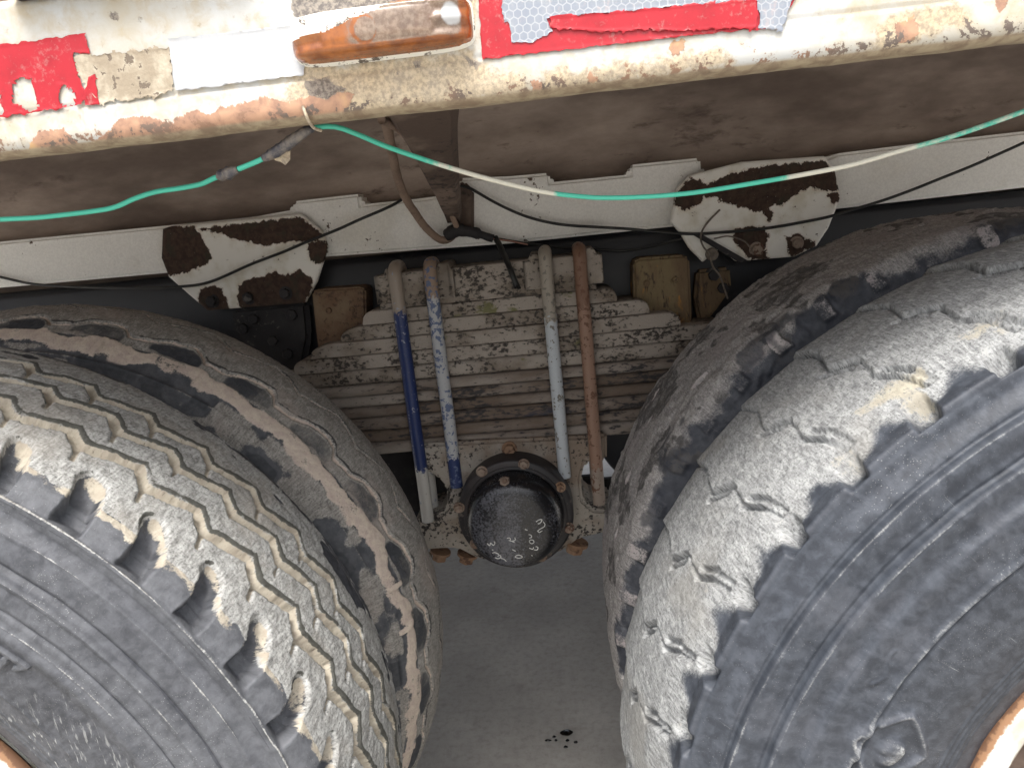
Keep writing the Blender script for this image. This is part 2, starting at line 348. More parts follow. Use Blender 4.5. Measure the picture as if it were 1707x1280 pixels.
RAG = simple('frayed_tape', rgb(168, 154, 136), .8, rgb(210, 196, 170), 200)
THIN = simple('dusty_thin_wire', rgb(122, 112, 102), .8, rgb(86, 78, 70), 90)
def mat_wire():
    m = MB('green_wire_sheath', .4); fd = m.attr('fade'); v = m.obj()
    c = m.mix(m.ramp(m.math('ADD', fd, m.math('MULTIPLY', m.math('SUBTRACT', m.noise(v, 160, 4, .7), .5), .5)), .4, .62), rgb(74, 186, 160), rgb(206, 203, 188))
    return m.out(c, .42)
WIRE = mat_wire()
def mat_blue(name, top, mid, bot, z1, z2, flk, thr, jit=.09, rough=.45):
    m = MB(name, rough); v = m.obj(); z = m.sep(v, 2)
    n1 = m.noise(v, 95, 7, .65, .3); n2 = m.noise(v, 24, 4, .6)
    zz = m.math('ADD', z, m.math('MULTIPLY', m.math('SUBTRACT', n1, .5), jit))
    c = m.mix(m.ramp(zz, z1, z1+.006), mid, top); c = m.mix(m.ramp(zz, z2+.006, z2), c, bot)
    f = m.ramp(m.math('ADD', n1, m.math('MULTIPLY', m.math('SUBTRACT', n2, .5), .6)), thr, thr+.03)
    c = m.mix(f, c, flk)
    c = m.mix(m.ramp(m.noise(v, 260, 4, .7), .62, .7, 0, .5), c, rgb(92, 80, 72))
    return m.out(c, m.ramp(f, 0, 1, rough, .8), m.bump(m.math('ADD', f, m.math('MULTIPLY', m.noise(v, 300, 3), .3)), .4, .001))
def mat_concrete():
    m = MB('stained_concrete', .85); v = m.obj()
    n = m.noise(v, 3.1, 5, .6); f = m.noise(v, 60, 6, .7); ff = m.noise(v, 240, 3, .7)
    c = m.mix(m.ramp(n, .35, .7), rgb(158, 155, 149), rgb(178, 175, 168)); c = m.mix(m.ramp(f, .4, .75, 0, .5), c, rgb(126, 123, 117)); c = m.mix(m.ramp(m.noise(v, 420, 3, .7), .60, .70, 0, .55), c, rgb(96, 93, 88)); c = m.mix(m.ramp(m.noise(v, 300, 3, .7), .66, .74, 0, .5), c, rgb(206, 203, 196))
    c = m.mix(m.ramp(m.noise(v, 9, 5, .6), .58, .72, 0, .4), c, rgb(118, 112, 104))
    return m.out(c, .85, m.bump(m.math('ADD', m.math('MULTIPLY', f, .6), ff), .3, .002))
CONC = mat_concrete()
OIL = simple('wet_black_oil', rgb(10, 9, 9), .12, rgb(14, 12, 12), 40, 0, .02)
BODYT = simple('tan_body_wall', rgb(178, 164, 146), .8, rgb(160, 146, 130), 30)
RUBSTRIP = simple('black_rubber_strip', rgb(36, 34, 35), .6, rgb(66, 60, 58), 80)
# ================================================================== the setting
g = 60.0
gv = np.array([[-g, -g, 0], [g, -g, 0], [g, g, 0], [-g, g, 0]])
go = obj('ground', gv, [(0, 1, 2, 3)], CONC, None, (0, 0, 0)); go['kind'] = 'structure'; go['label'] = 'grey stained concrete ground under the truck'
# ================================================================== the truck
TR = empty('truck', (0, 1.2, 0))
TR['label'] = 'dirty white truck, worn dual wheels either side of a leaf spring'
TR['category'] = 'truck'
# ---- side panel --------------------------------------------------------------
def side_panel():
    y0 = -.03
    prof = [(-.002, 1.2165), (-.004, 1.2095), (-.008, 1.2080), (-.014, 1.2078), (-.020, 1.2080), (-.0245, 1.2092), (-.0275, 1.2112), (-.0293, 1.2142), (-.030, 1.218)]
    zs = np.arange(1.2195, 1.3001, .0014)
    prof += [(y0-(.0012*math.exp(-((z-1.2345)/.0012)**2) if 0 else 0)+.0011*math.exp(-((z-1.2342)/.0011)**2), z) for z in zs]
    prof += [(-.027, 1.3035), (-.018, 1.305), (.01, 1.306)]
    prof = np.array(prof); xs = np.arange(-.5, .68, .0017)
    X, J = np.meshgrid(xs, np.arange(len(prof)), indexing='ij'); Y = prof[J, 0]; Z = prof[J, 1]
    dent = (fbm(X*9, Z*9, 3, 5)-.5)*.003*sstep(.05, -.02, Y)
    face = (Y < -.02)
    V = np.stack([X, Y+dent, Z+(fbm(X*30, Y*3, 3, 9)-.5)*.0016*(Z < 1.213)], -1).reshape(-1, 3)
    P = lambda s: xz(s, y0)
    rust = [P("-120,290 -60,262 0,262 35,258 45,238 60,222 85,216 105,213 118,230 135,243 160,229 185,216 195,200 225,193 250,196 285,207 300,194 330,184 350,190 372,178 410,172 440,160 470,170 520,158 545,165 560,150 590,158 575,190 520,230 300,250 0,290"),
            P("885,132 905,134 903,152 885,160"), P("980,115 1000,130 992,145 975,135"), P("1112,72 1140,66 1138,85 1120,96"), P("1168,110 1185,112 1180,122 1166,120"),
            P("1495,40 1525,25 1540,60 1500,75"), P("1375,78 1390,75 1388,84 1376,86"), P("950,62 975,58 985,72 955,76"), P("1660,8 1670,-10 1680,0 1665,25"), P("1255,100 1268,99 1266,106 1256,107")]
    dirt = [P("480,130 500,95 560,108 790,80 800,105 850,118 900,150 860,165 640,195 520,205 430,200 470,160"), P("640,-20 800,-20 795,70 770,100 700,60"), P("1480,20 1600,0 1620,40 1500,85 1440,90"), P("900,120 1200,80 1250,110 900,160")]
    blk = [P("475,-40 790,-60 785,2 640,20 560,34 520,40 495,52 488,20"), P("184,22 196,22 196,33 186,33"), P("228,30 240,28 238,42 229,42"), P("505,135 540,128 575,150 545,168 515,160"), P("775,95 800,105 790,115"), P("690,105 698,104 700,112 692,113"), P("655,120 668,117 664,126"), P("722,106 735,108 728,118")]
    a = dict(m_rust=np.max([sdf(p, X, Z) for p in rust], 0), m_dirt=np.max([sdf(p, X, Z) for p in dirt], 0), m_black=np.max([sdf(p, X, Z) for p in blk], 0))
    a['m_rust'] = a['m_rust']-(~face)*.004
    a['m_lip'] = sstep(1.228, 1.212, Z); a['m_under'] = sstep(1.2135, 1.2085, Z)*(Y > -.0295)
    a = {k: np.asarray(v, float).ravel() for k, v in a.items()}
    o = obj('side_panel', V, grid_faces(len(xs), len(prof))[:, ::-1], PANEL, TR, (0, y0, 1.25), True, a)
    o['label'] = 'white side panel with flaking paint and reflective tape'
    return o
PAN = side_panel()
def tape(name, poly, holes, mat, layer, label, rag=.0016):
    P = np.array(xz(poly, -.03)); x0, z0 = P.min(0); x1, z1 = P.max(0); st = .0011
    x0 = max(x0, -.5); z1 = min(z1, 1.298)
    xs = np.arange(x0-.002, x1+.002, st); zs = np.arange(z0-.002, z1+.0005, st); X, Z = np.meshgrid(xs, zs, indexing='ij')
    d = sdf(P, X, Z)
    for hpoly in holes: d = np.minimum(d, -sdf(xz(hpoly, -.03), X, Z)+ (fbm(X*320, Z*320, 3, 3)-.5)*.004)
    rg = (fbm(X*260, Z*260, 3, 11+layer)-.5)*2*rag
    keepv = d+rg
    F = grid_faces(len(xs), len(zs)); kv = keepv.ravel(); k = (kv[F] > 0).any(1); F = F[k]
    lift = .0005*layer + np.clip(.0012-np.abs(d), 0, .0012)*.5*fbm(X*60, Z*60, 2, 4)
    dent = (fbm(X*9, Z*9, 3, 5)-.5)*.003
    gx, gz = np.gradient(d, st); gl = np.hypot(gx, gz)+1e-9; mv = (keepv < 0) & (keepv > -st*1.5)
    X = np.where(mv, X-gx/gl*keepv, X); Z = np.where(mv, Z-gz/gl*keepv, Z)
    V = np.stack([X, -.0306-lift+dent, Z], -1).reshape(-1, 3)
    s = 1/.0052
    uv = np.stack([X*s*1.0, Z*s*1.0, 0*X], -1).reshape(-1, 3)
    # hexagonal cells: skew grid points so the voronoi cells come out regular
    used = np.unique(F); mp = np.full(len(V), -1); mp[used] = np.arange(len(used))
    o = obj(name, V[used], mp[F][:, ::-1], mat, PAN, None, True, dict(uvw=uv[used]))
    o['label'] = label; return o
tape('reflective_tape', "-200,105 -60,84 0,76 140,57 152,90 122,88 129,122 146,165 138,173 140,176 0,196 -200,228", ["20,140 40,127 52,132 62,160 72,183 50,186 22,170", "97,140 108,142 126,158 127,175 108,180 101,160", "-20,160 0,158 8,190 -10,195"], TAPE_RED, 1, 'torn red reflective tape with two bare patches')
tape('reflective_tape', "141,160 150,130 160,124 166,168 167,175 142,177", [], TAPE_RED, 1, 'small torn scrap of red reflective tape', .001)
tape('adhesive_patch', "124,90 152,91 282,80 294,150 268,160 170,172 146,150 130,122", [], GLUE, .5, 'grey adhesive patch left by torn tape', .003)
tape('reflective_tape', "282,66 505,42 508,126 294,153", [], TAPE_WHT, 1, 'white reflective tape beside the marker lamp', .001)
tape('reflective_tape', "795,-40 805,100 1210,54 1300,50 1340,-40", [], TAPE_RED, 1, 'red reflective tape right of the marker lamp', .001)
tape('reflective_tape', "842,-40 838,0 835,15 848,42 850,58 854,73 890,75 905,64 924,56 912,33 1262,2 1262,-40", [], TAPE_SIL, 2, 'silver honeycomb reflective tape', .002)
tape('reflective_tape', "914,30 1000,23 1261,1 1261,48 1200,50 1140,55 1090,52 1000,55 960,52 932,53 918,46", [], TAPE_RED, 3, 'upper red strip with a curled lower edge', .002)
tape('reflective_tape', "1262,-40 1345,-40 1318,5 1302,53 1280,48 1262,48", [], TAPE_SIL, 2, 'short silver honeycomb tape end', .002)
# ---- marker lamp -------------------------------------------------------------
def superbox(cx, cz, hx, hz, y0, dep, n=44, m=24, e=5, round_=.5):
    V = []; F = None
    for i in range(n+1):
        for j in range(m+1):
            u = -1+2*i/n; w = -1+2*j/m
            # squircle map of the square
            r = max(abs(u), abs(w)); nn = (abs(u)**e+abs(w)**e)**(1/e) or 1
            k = r/nn if nn > 0 else 0
            x, z = u*k, w*k
            V.append((cx+x*hx, y0-dep*(1-r**4)**round_ if r < 1 else y0, cz+z*hz))
    return np.array(V), grid_faces(n+1, m+1)[:, ::1]
def lamp():
    c = aty([(640, 52)], -.036)[0]; cx, cz = c[0]-.002, c[2]+.0005
    R = empty('marker_lamp', (cx, -.03, cz), TR)
    m = MB('lamp_white_base', .5); v = m.obj()
    LB = m.out(m.mix(m.ramp(m.noise(v, 110, 6, .7), .56, .62), rgb(232, 230, 220), rgb(92, 84, 76)), .6)
    V, F = superbox(cx, cz, .0595, .0165, -.0300, .009, 40, 20, 6, .3); obj('base', V, F, LB, R)
    V, F = superbox(cx, cz, .0585, .0155, -.0310, .021, 90, 40, 6, .42)
    X, Z = V[:, 0]-cx, V[:, 2]-cz
    cut = np.interp(X, [-.06, -.03, -.010, .006, .02, .021], [-.001, .001, .006, .0105, .0158, 9])-Z+(fbm(X*200, Z*200, 3, 2)-.5)*.003          # broken off upper left corner
    keep = cut > 0
    Fk = F[keep[F].all(1)]
    m = MB('amber_lens', .18); v = m.obj(); x = m.sep(v, 0); z = m.sep(v, 2)
    n = m.noise(v, 70, 5, .65); fn = m.noise(v, 260, 4, .7)
    ex = m.attr('m_edge')
    c = m.mix(m.ramp(n, .35, .65), rgb(164, 92, 36), rgb(122, 66, 30))
    dust = m.mix(m.ramp(fn, .35, .65), rgb(150, 136, 120), rgb(112, 98, 86))
    c = m.mix(m.ramp(m.math('ADD', m.attr('m_mid'), m.math('MULTIPLY', m.math('SUBTRACT', n, .5), .9)), .4, .75, 0, .85), c, dust)
    c = m.mix(m.ramp(m.math('ADD', m.attr('m_white'), m.math('MULTIPLY', m.math('SUBTRACT', n, .5), .5)), .50, .7, 0, .85), c, rgb(206, 210, 212))
    m.b.inputs['Coat Weight'].default_value = .5; m.b.inputs['Transmission Weight'].default_value = .15
    LM = m.out(c, .25, m.bump(fn, .12, .0006))
    u, w = X/.0585, Z/.0155; rim = np.maximum(np.abs(u)**2.2*0+np.abs(u), np.abs(w))
    mid = sstep(.9, .55, np.abs(w-.05))*sstep(-.75, .05, u)*sstep(.98, .8, u)
    wh = np.exp(-(((u-.80)/.13)**2+((w-.1)/.55)**2))+.75*np.exp(-(((u+.30)/.09)**2+((w-.38)/.10)**2))
    bulb = np.exp(-((np.hypot((u+.12)*.0585, (w+.1)*.0155)-.0075)/.0010)**2); mid = mid-.5*bulb
    V2 = V+np.stack([0*X, -.0009*np.cos(w*9)*(rim > .6)*(rim < .97), 0*X], -1)
    obj('lens', V2, Fk, LM, R, None, True, dict(m_mid=mid, m_white=wh, m_edge=rim))
lamp()
# ---- floor, wall, rails ------------------------------------------------------
def sheet_box(name, lo, hi, mat, st, amp, parent=TR):   # box whose lower face is a finely dented grid
    xs = np.arange(lo[0], hi[0]+st, st); ys = np.arange(lo[1], hi[1]+st, st); X, Y = np.meshgrid(xs, ys, indexing='ij')
    Z = lo[2]+(fbm(X*6, Y*6, 4, 8)-.5)*amp; n, k = X.shape
    top = np.array([[lo[0], lo[1], hi[2]], [hi[0], lo[1], hi[2]], [hi[0], hi[1], hi[2]], [lo[0], hi[1], hi[2]]])
    V = np.vstack([np.stack([X, Y, Z], -1).reshape(-1, 3), top]); b = n*k
    F = [tuple(q[::-1]) for q in grid_faces(n, k)]+[(b, b+1, b+2, b+3), tuple([i*k for i in range(n)])+(b+1, b), tuple([i*k+k-1 for i in range(n)][::-1])+(b+3, b+2), tuple(range(k))[::-1]+(b, b+3), tuple((n-1)*k+j for j in range(k))+(b+2, b+1)]
    return obj(name, V, F, mat, parent, None, False)
sheet_box('floor_underside', (-1.6, .0, 1.345), (1.8, 2.45, 1.42), UNDER, .03, .004)
box('body_wall', (-1.7, .06, 1.422), (1.9, .10, 2.3), BODYT, TR, .004)
box('sill_web', (-1.6, .02, 1.27), (1.8, .03, 1.343), BODYT, TR, .001)
box('rubber_strip', (-.235, -.045, 1.3015), (-.075, .055, 1.318), RUBSTRIP, TR, .004)
def subframe():
    y = .84
    top = xz("-200,425 0,403 268,377 420,362 487,350 487,336 600,323 602,341 700,331 765,322 765,297 850,294 916,288 918,304 1050,291 1050,275 1168,263 1170,288 1235,272 1380,263 1395,256 1550,237 1707,219 2000,185", y)
    bot = xz("2000,280 1707,313 1400,348 1150,375 853,406 545,428 280,455 0,480 -200,502", y)
    o = prism('subframe_rail', top+bot, y, y+.055, RAILW, TR, .006, True, 3)
    o['label'] = 'off white subframe rail with stepped top edge'
subframe()
def floor_beam():
    xs = np.arange(-1.6, 1.8, .02); zs = np.linspace(.90, 1.36, 40); X, Z = np.meshgrid(xs, zs, indexing='ij')
    Y = .90-.03*sstep(1.2, 1.36, Z)+(fbm(X*5, Z*9, 4, 8)-.5)*.008
    o = obj('floor_beam', np.stack([X, Y, Z], -1).reshape(-1, 3), grid_faces(len(xs), len(zs)), UNDER, TR); o['label'] = 'dusty brown floor beam above the rail'
    sm = o.modifiers.new('thickness', 'SOLIDIFY'); sm.thickness = .02; sm.offset = -1
floor_beam()
# rusted weld seam by the strut
prism('weld_seam', xz("764,306 775,303 790,318 790,388 778,394 764,390", .836), .828, .845, UNDER2, TR, .004)
def chassis():
    prof = [(.94, 1.0835), (.872, 1.0835), (.8635, 1.079), (.860, 1.070), (.860, .812), (.864, .803), (.872, .80), (.94, .80)]
    xs = np.linspace(-1.6, 1.8, 120); V = []
    for xx in xs:
        for (y, z) in prof: V.append((xx, y+.0015*(vnoise(xx*5, z*20)-.5), z))
    o = obj('chassis_rail', V, [tuple(q) for q in grid_faces(len(xs), len(prof))], CHASSIS, TR)
    o['label'] = 'black painted chassis rail behind the leaf spring'
chassis()
# ---- bolts -------------------------------------------------------------------
def hexmesh(name, r, h, mat, washer=1.35):      # hexagon head along -y, washer behind
    bm = bmesh.new()
    a = bmesh.ops.create_cone(bm, cap_ends=True, segments=6, radius1=r, radius2=r, depth=h)
    bmesh.ops.bevel(bm, geom=list(bm.edges), offset=r*.12, segments=1, affect='EDGES')
    b = bmesh.ops.create_cone(bm, cap_ends=True, segments=18, radius1=r*washer, radius2=r*washer, depth=h*.3)
    for v in b['verts']: v.co.z -= h*.5
    bmesh.ops.rotate(bm, verts=bm.verts, cent=(0, 0, 0), matrix=Matrix.Rotation(math.radians(90), 3, 'X'))
    bm.verts.index_update()
    v = np.array([q.co for q in bm.verts]); f = [[q.index for q in p.verts] for p in bm.faces]; bm.free()
    return meshdata(name, v, f, mat, False)
BOLT = hexmesh('bolt', .010, .010, BOLTM); BOLT_D = hexmesh('bolt', .011, .011, DARKM); BOLT_R = hexmesh('bolt', .0095, .011, NUT)
def bolt(me, p, parent, sc=1., name='bolt'):
    o = bpy.data.objects.new(name, me); link(o, parent, p); o.scale = (sc,)*3; o.rotation_euler = (random.uniform(-.04, .04), random.uniform(0, 1), random.uniform(-.04, .04)); return o
def bolts(lst, y, parent, me, sc=1.):
    for p in aty(lst, y): bolt(me, p, parent, sc*random.uniform(.92, 1.08))
# ---- gusset plates -----------------------------------------------------------
def gusset(outline, flakes, y, label, bl, bm_):
    P = np.array(xz(outline, y)); st = .0026; x0, z0 = P.min(0)-.004; x1, z1 = P.max(0)+.004
    xs = np.arange(x0, x1, st); zs = np.arange(z0, z1, st); X, Z = np.meshgrid(xs, zs, indexing='ij'); d = sdf(P, X, Z)
    # move the border nodes on to the outline so that the edge is straight
    gx, gz = np.gradient(d, st); gl = np.hypot(gx, gz)+1e-9
    mv = np.abs(d) < st*1.3
    X2 = np.where(mv, X-gx/gl*np.minimum(d, 0)*1.0, X); Z2 = np.where(mv, Z-gz/gl*np.minimum(d, 0)*1.0, Z)
    rnd = np.clip(1-np.clip(d, 0, .005)/.005, 0, 1)**2*.0035
    fl = np.max([sdf(xz(s, y), X, Z) for s in flakes], 0)
    Y = y+rnd+(fbm(X*14, Z*14, 3, 2)-.5)*.003
    ok = (d > -st*1.0)
    F = grid_faces(*X.shape); F = F[ok.ravel()[F].all(1)]
    V = np.stack([X2, Y, Z2], -1).reshape(-1, 3); n = len(V)
    used = np.unique(F); mp = np.full(n, -1); mp[used] = np.arange(len(used)); F = mp[F]; V = V[used]; A = fl.ravel()[used]
    # skirt gives the plate its thickness
    E = np.vstack([F[:, [0, 1]], F[:, [1, 2]], F[:, [2, 3]], F[:, [3, 0]]]); key = {}
    for a, b in E: key[(a, b)] = 1
    bd = [(a, b) for (a, b) in key if (b, a) not in key]
    bv = sorted({a for e in bd for a in e}); m2 = {a: len(V)+i for i, a in enumerate(bv)}
    V = np.vstack([V, V[bv]*[1, 0, 1]+[0, y+.012, 0]]); A = np.r_[A, A[bv]]
    Fl = [tuple(q[::-1]) for q in F]+[(a, b, m2[b], m2[a])[::1] for a, b in bd]
    o = obj('gusset_plate', V, Fl, GUSSET, TR, None, True, dict(m_flake=A)); o['label'] = label
    bolts(bl, y-.004, o, bm_, .95)
    return o
gusset("270,382 285,377 470,360 500,356 535,385 545,412 535,445 527,470 508,505 345,518 280,462 268,430",
       ["255,375 325,378 340,400 352,430 345,440 300,458 275,460 255,440", "325,382 480,364 500,362 540,392 522,404 490,402 440,410 425,405 390,398 365,388", "515,405 545,400 545,435 525,440 512,425",
        "330,490 345,476 368,478 376,495 384,520 335,525", "395,500 398,478 412,465 440,460 460,452 475,460 500,450 523,468 515,490 505,508 400,518"], .818,
       'left gusset plate, paint flaked along the top and around the bolts', [(352, 502), (413, 496), (475, 489)], BOLT_D)
gusset("1122,350 1128,315 1150,292 1235,270 1375,260 1393,285 1402,330 1382,380 1362,410 1325,428 1228,436 1200,415 1172,437 1150,415 1135,390 1118,370",
       ["1125,325 1150,298 1165,300 1180,308 1215,290 1280,276 1375,268 1395,290 1400,318 1375,318 1350,312 1315,332 1305,342 1290,340 1272,352 1255,352 1240,345 1210,340 1195,328 1175,328 1165,342 1140,352 1122,340",
        "1272,350 1288,350 1290,362 1282,370 1274,360", "1226,382 1250,376 1275,378 1282,395 1275,415 1282,432 1255,434 1238,420 1222,400", "1312,395 1330,388 1342,400 1360,402 1358,412 1320,428 1312,412", "1378,325 1398,320 1398,338 1385,338"], .80,
       'right gusset plate, brown patch across its top half', [(1329, 406), (1262, 416)], BOLTM and BOLT)
# diagonal brace below the right gusset and its round clip
prism('brace_strip', xz("1155,392 1168,390 1245,434 1232,438", .796), .79, .796, DARKM, TR, .001)
# hanger brackets behind the wheels
hb = prism('hanger_bracket', xz("385,512 515,500 520,560 512,605 490,640 430,620 395,560", .845), .835, .862, DARKM, TR, .01)
bolts([(486, 525), (423, 532), (455, 568), (480, 590), (405, 548)], .833, hb, BOLT_D)
hb2 = prism('hanger_bracket', xz("1160,450 1215,445 1218,480 1190,520 1165,545 1155,500", .845), .835, .862, BUMP_R, TR, .006)
bolts([(1190, 459), (1205, 480)], .833, hb2, BOLT_D)
# ---- bump stops --------------------------------------------------------------
def bump_stop(s, mat, dots, label):
    o = prism('bump_stop', xz(s, .80), .80, .86, mat, TR, .006, True, 3); o['label'] = label
    me = hexmesh('rivet', .0055, .005, mat, 1.2)
    for p in aty(dots, .798): bolt(me, p, o, 1, 'rivet')
bump_stop("519,487 525,483 602,478 609,482 611,560 605,600 533,604 527,560", BUMP_L, [(548, 518), (587, 516)], 'rust brown bump stop left of the spring')
bump_stop("1055,438 1062,431 1142,425 1150,431 1154,538 1148,552 1066,560 1058,540", BUMP_R, [(1078, 472), (1126, 466)], 'mossy ochre bump stop right of the spring')
# ---- leaf spring -------------------------------------------------------------
LS = empty('leaf_spring', (0, .81, .73), TR)
LS['label'] = 'dusty stepped leaf spring pack clamped by four u bolts'
def leaf(x0, x1, z0, z1, mat, rl, rr, name='leaf', y0=.765, y1=.855, seed=0, st=.006, r=.0027):
    n = int((x1-x0)/st)+2; xs = np.r_[np.linspace(x0, x0+.03, 14)[:-1], np.linspace(x0+.03, x1-.03, n), np.linspace(x1-.03, x1, 14)[1:]]
    ang = np.linspace(0, math.pi/2, 4); V = []; h = z1-z0
    for x in xs:
        top = z1
        for (e, rad, sgn) in ((x0, rl, 1), (x1, rr, -1)):
            dx = (x-e)*sgn
            if dx < rad[0]: top = min(top, z1-(rad[1]*(1-math.sqrt(max(0, 1-(1-dx/rad[0])**2)))))
        wob = (vnoise(x*40, seed*3.3)-.5)*.0018; wob2 = (vnoise(x*18, seed*7.1+3)-.5)*.0022
        zl, zh, ya, yb = z0+.0010+wob*.3, max(top+wob*.3, z0+.004), y0+wob2, y1
        ring = [(ya+r-r*math.sin(a), zl+r-r*math.cos(a)) for a in ang]+[(ya+r-r*math.cos(a), zh-r+r*math.sin(a)) for a in ang]
        ring = [(yy, zz) for yy, zz in ring]+[(yb, zh), (yb, zl)]
        V += [(x, yy, zz) for yy, zz in ring]
    k = 10; F = [tuple(q[::-1]) for q in grid_faces(len(xs), k, False, True)]; F += [tuple(range(k)), tuple((len(xs)-1)*k+i for i in range(k))[::-1]]
    return obj(name, V, F, mat, LS, None, True)
tp = leaf(-.219, .171, .990, 1.053, LEAF, (.022, .03), (.012, .022), 'top_plate', .762, .858, 1)
tp['label'] = 'thick top plate under the u bolts'
E_ = [(.990, .964, -.256, .206), (.964, .937, -.302, .262), (.937, .910, -.362, .315), (.910, .883, -.40, .40), (.883, .854, -.50, .50), (.854, .832, -.52, .52), (.832, .810, -.54, .54), (.810, .788, -.55, .55), (.788, .763, -.55, .55), (.763, .739, -.55, .55), (.739, .714, -.55, .55)]
for i, (zt, zb, xa, xb) in enumerate(E_):
    leaf(xa, xb, zb, zt, LEAF if i < 5 else LEAF2, (.045 if i in (1, 2) else .02, .019), (.022, .016), 'leaf', .765+.0015*math.sin(i*2.1)+(.002 if i > 5 else 0), .855, i+2, .006, (.0027 if i < 4 else .0075))
for xa, xb in ((-.1985, -.196), (-.104, -.088), (.06, .0715), (.1585, .170)):      # guide lips beside the u bolts
    leaf(xa-.004, xb+.004, 1.0, 1.0635, LEAF, (.006, .012), (.006, .012), 'guide_lip', .757, .852, int(xa*999), .004)
# ---- u bolts -----------------------------------------------------------------
def u_bolt(x, zb, mat, label, r=.0118):
    yf, yb, zt = .746, .806, 1.064
    path = [(x, yf, z) for z in np.linspace(zb, zt-.02, 60)]
    for a in np.linspace(0, math.pi/2, 8)[1:]: path.append((x, yf+.02-.02*math.cos(a), zt-.02+.02*math.sin(a)))
    for a in np.linspace(0, math.pi/2, 8)[1:]: path.append((x, yb-.02+.02*math.sin(a), zt-.02+.02*math.cos(a)))
    path += [(x, yb, z) for z in np.linspace(zt-.03, zb, 12)]
    P = np.array(path); P[:, 0] += (np.array([vnoise(p[2]*9, x*50) for p in P])-.5)*.0012
    rr = r*(1+.03*(np.array([vnoise(p[2]*60, x*90) for p in P])-.5))
    V, F = tube(P, rr, 16); o = obj('u_bolt', V, F, mat, TR, (x, .746, .8)); o['label'] = label
DUSTY = rgb(150, 138, 126)
u_bolt(-.1815, .583, mat_blue('ubolt_blue', DUSTY, rgb(34, 50, 96), rgb(190, 188, 182), .185, -.115, rgb(150, 154, 164), .635, .07), 'u bolt with blue paint down most of its leg')
u_bolt(-.1185, .648, mat_blue('ubolt_patchy', rgb(146, 126, 110), rgb(172, 174, 176), rgb(38, 54, 98), .20, -.095, rgb(96, 108, 136), .535, .10, .6), 'u bolt in scraped white and blue paint')
u_bolt(.0855, .650, mat_blue('ubolt_pale', rgb(158, 150, 138), rgb(184, 190, 194), rgb(184, 190, 194), .14, -.4, rgb(122, 118, 110), .585, .10, .6), 'pale grey white u bolt')
u_bolt(.1455, .592, mat_blue('ubolt_brown', rgb(124, 94, 76), rgb(146, 116, 98), rgb(150, 136, 124), .16, -.14, rgb(110, 80, 64), .57, .08, .55), 'bare brown u bolt')
# ---- trunnion seat and hub ---------------------------------------------------
SE = prism('trunnion_seat', xz("690,742 750,738 965,728 1012,724 1012,768 975,772 968,800 972,835 990,850 1025,852 1025,885 965,898 940,918 900,932 800,934 762,914 690,918 690,868 735,858 746,846 744,812 728,794 690,776", .752), .752, .88, SEAT, TR, .006, True, 3)
SE['label'] = 'dusty cast trunnion seat with side openings'
bolt(BOLT_R, aty([(849, 750)], .746)[0], SE, 1.15)
for p, sc in (((733, 926), 1.6), ((778, 930), 1.6), ((958, 912), 1.9), ((705, 930), 1.3)):
    q = aty([p], .775)[0]; b = bolt(BOLT_R, q, SE, sc, 'nut'); b.rotation_euler = (math.radians(90), .3, 0)
box('trunnion_shaft', (-.10, .88, .545), (.085, 2.0, .68), DARKM, TR, .02)
V, F = tube(spline([(-.6, .95, .56), (-.3, .95, .63), (-.12, .95, .65)], 12), .055, 14); obj('occluder_rod', V, F, DARKM, TR)  # added rod, blocks bright ground so the left opening stays dark
box('dark_filler_plate', (-.36, .885, .545), (-.115, .91, .74), DARKM, TR, .006)  # added dark plate, fills the left seat opening like shade
prism('dark_filler_plate', xz('955,797 998,793 1003,800 1040,797 1040,872 955,872', .886), .886, .905, DARKM, TR, .003)  # added dark plate, covers part of the bright right opening
HX, HZ = -.010, .600
HC = empty('hub_cap', (HX, .70, HZ), TR); HC['label'] = 'round black trunnion hub cap with chalk marks'
fl = lathe_y('flange', [(.04, .004), (.1015, .0), (.1052, .0015), (.1065, .005), (.1065, .05)], FLANGE, HC, (HX, .702, HZ), 72)
fl.data.attributes.new('m_face', 'FLOAT', 'POINT')
lathe_y('gasket_ring', [(.088, .0), (.0905, -.002), (.0915, .0), (.0935, -.003), (.095, .002)], FLANGE, HC, (HX, .701, HZ), 64)
HY = .650
dome = [(.0, -.0035), (.03, -.0030), (.058, -.0015), (.068, .0005), (.0755, .004), (.0805, .009), (.0838, .016), (.0855, .028), (.0868, .045), (.088, .074)]
do = lathe_y('cap_shell', dome, HUB, HC, (HX, HY, HZ), 80)
at_ = do.data.attributes.new('m_face', 'FLOAT', 'POINT'); at_.data.foreach_set('value', [1. if v.co.y < .006 else 0. for v in do.data.vertices])
for i, p in enumerate(aty([(803, 787), (873, 775), (934, 813), (765, 847), (948, 881)], .698)):
    b = bolt(BOLT if i not in (2,) else BOLT_R, p, HC, .78)
for p in ((-.09, .55), (.03, .515)): bolt(BOLT, (p[0], .698, p[1]), HC, .78)
pl = bolt(BOLT, (-.019, HY+.013, HZ+.0815), HC, .95, 'filler_plug'); pl.rotation_euler = (math.radians(-52), 0, 0)
pc = lathe_y('plug_core', [(.0, -.004), (.0045, -.0035), (.0052, .0)], BOLTM, HC, (-.019, HY+.0085, HZ+.0850), 16)
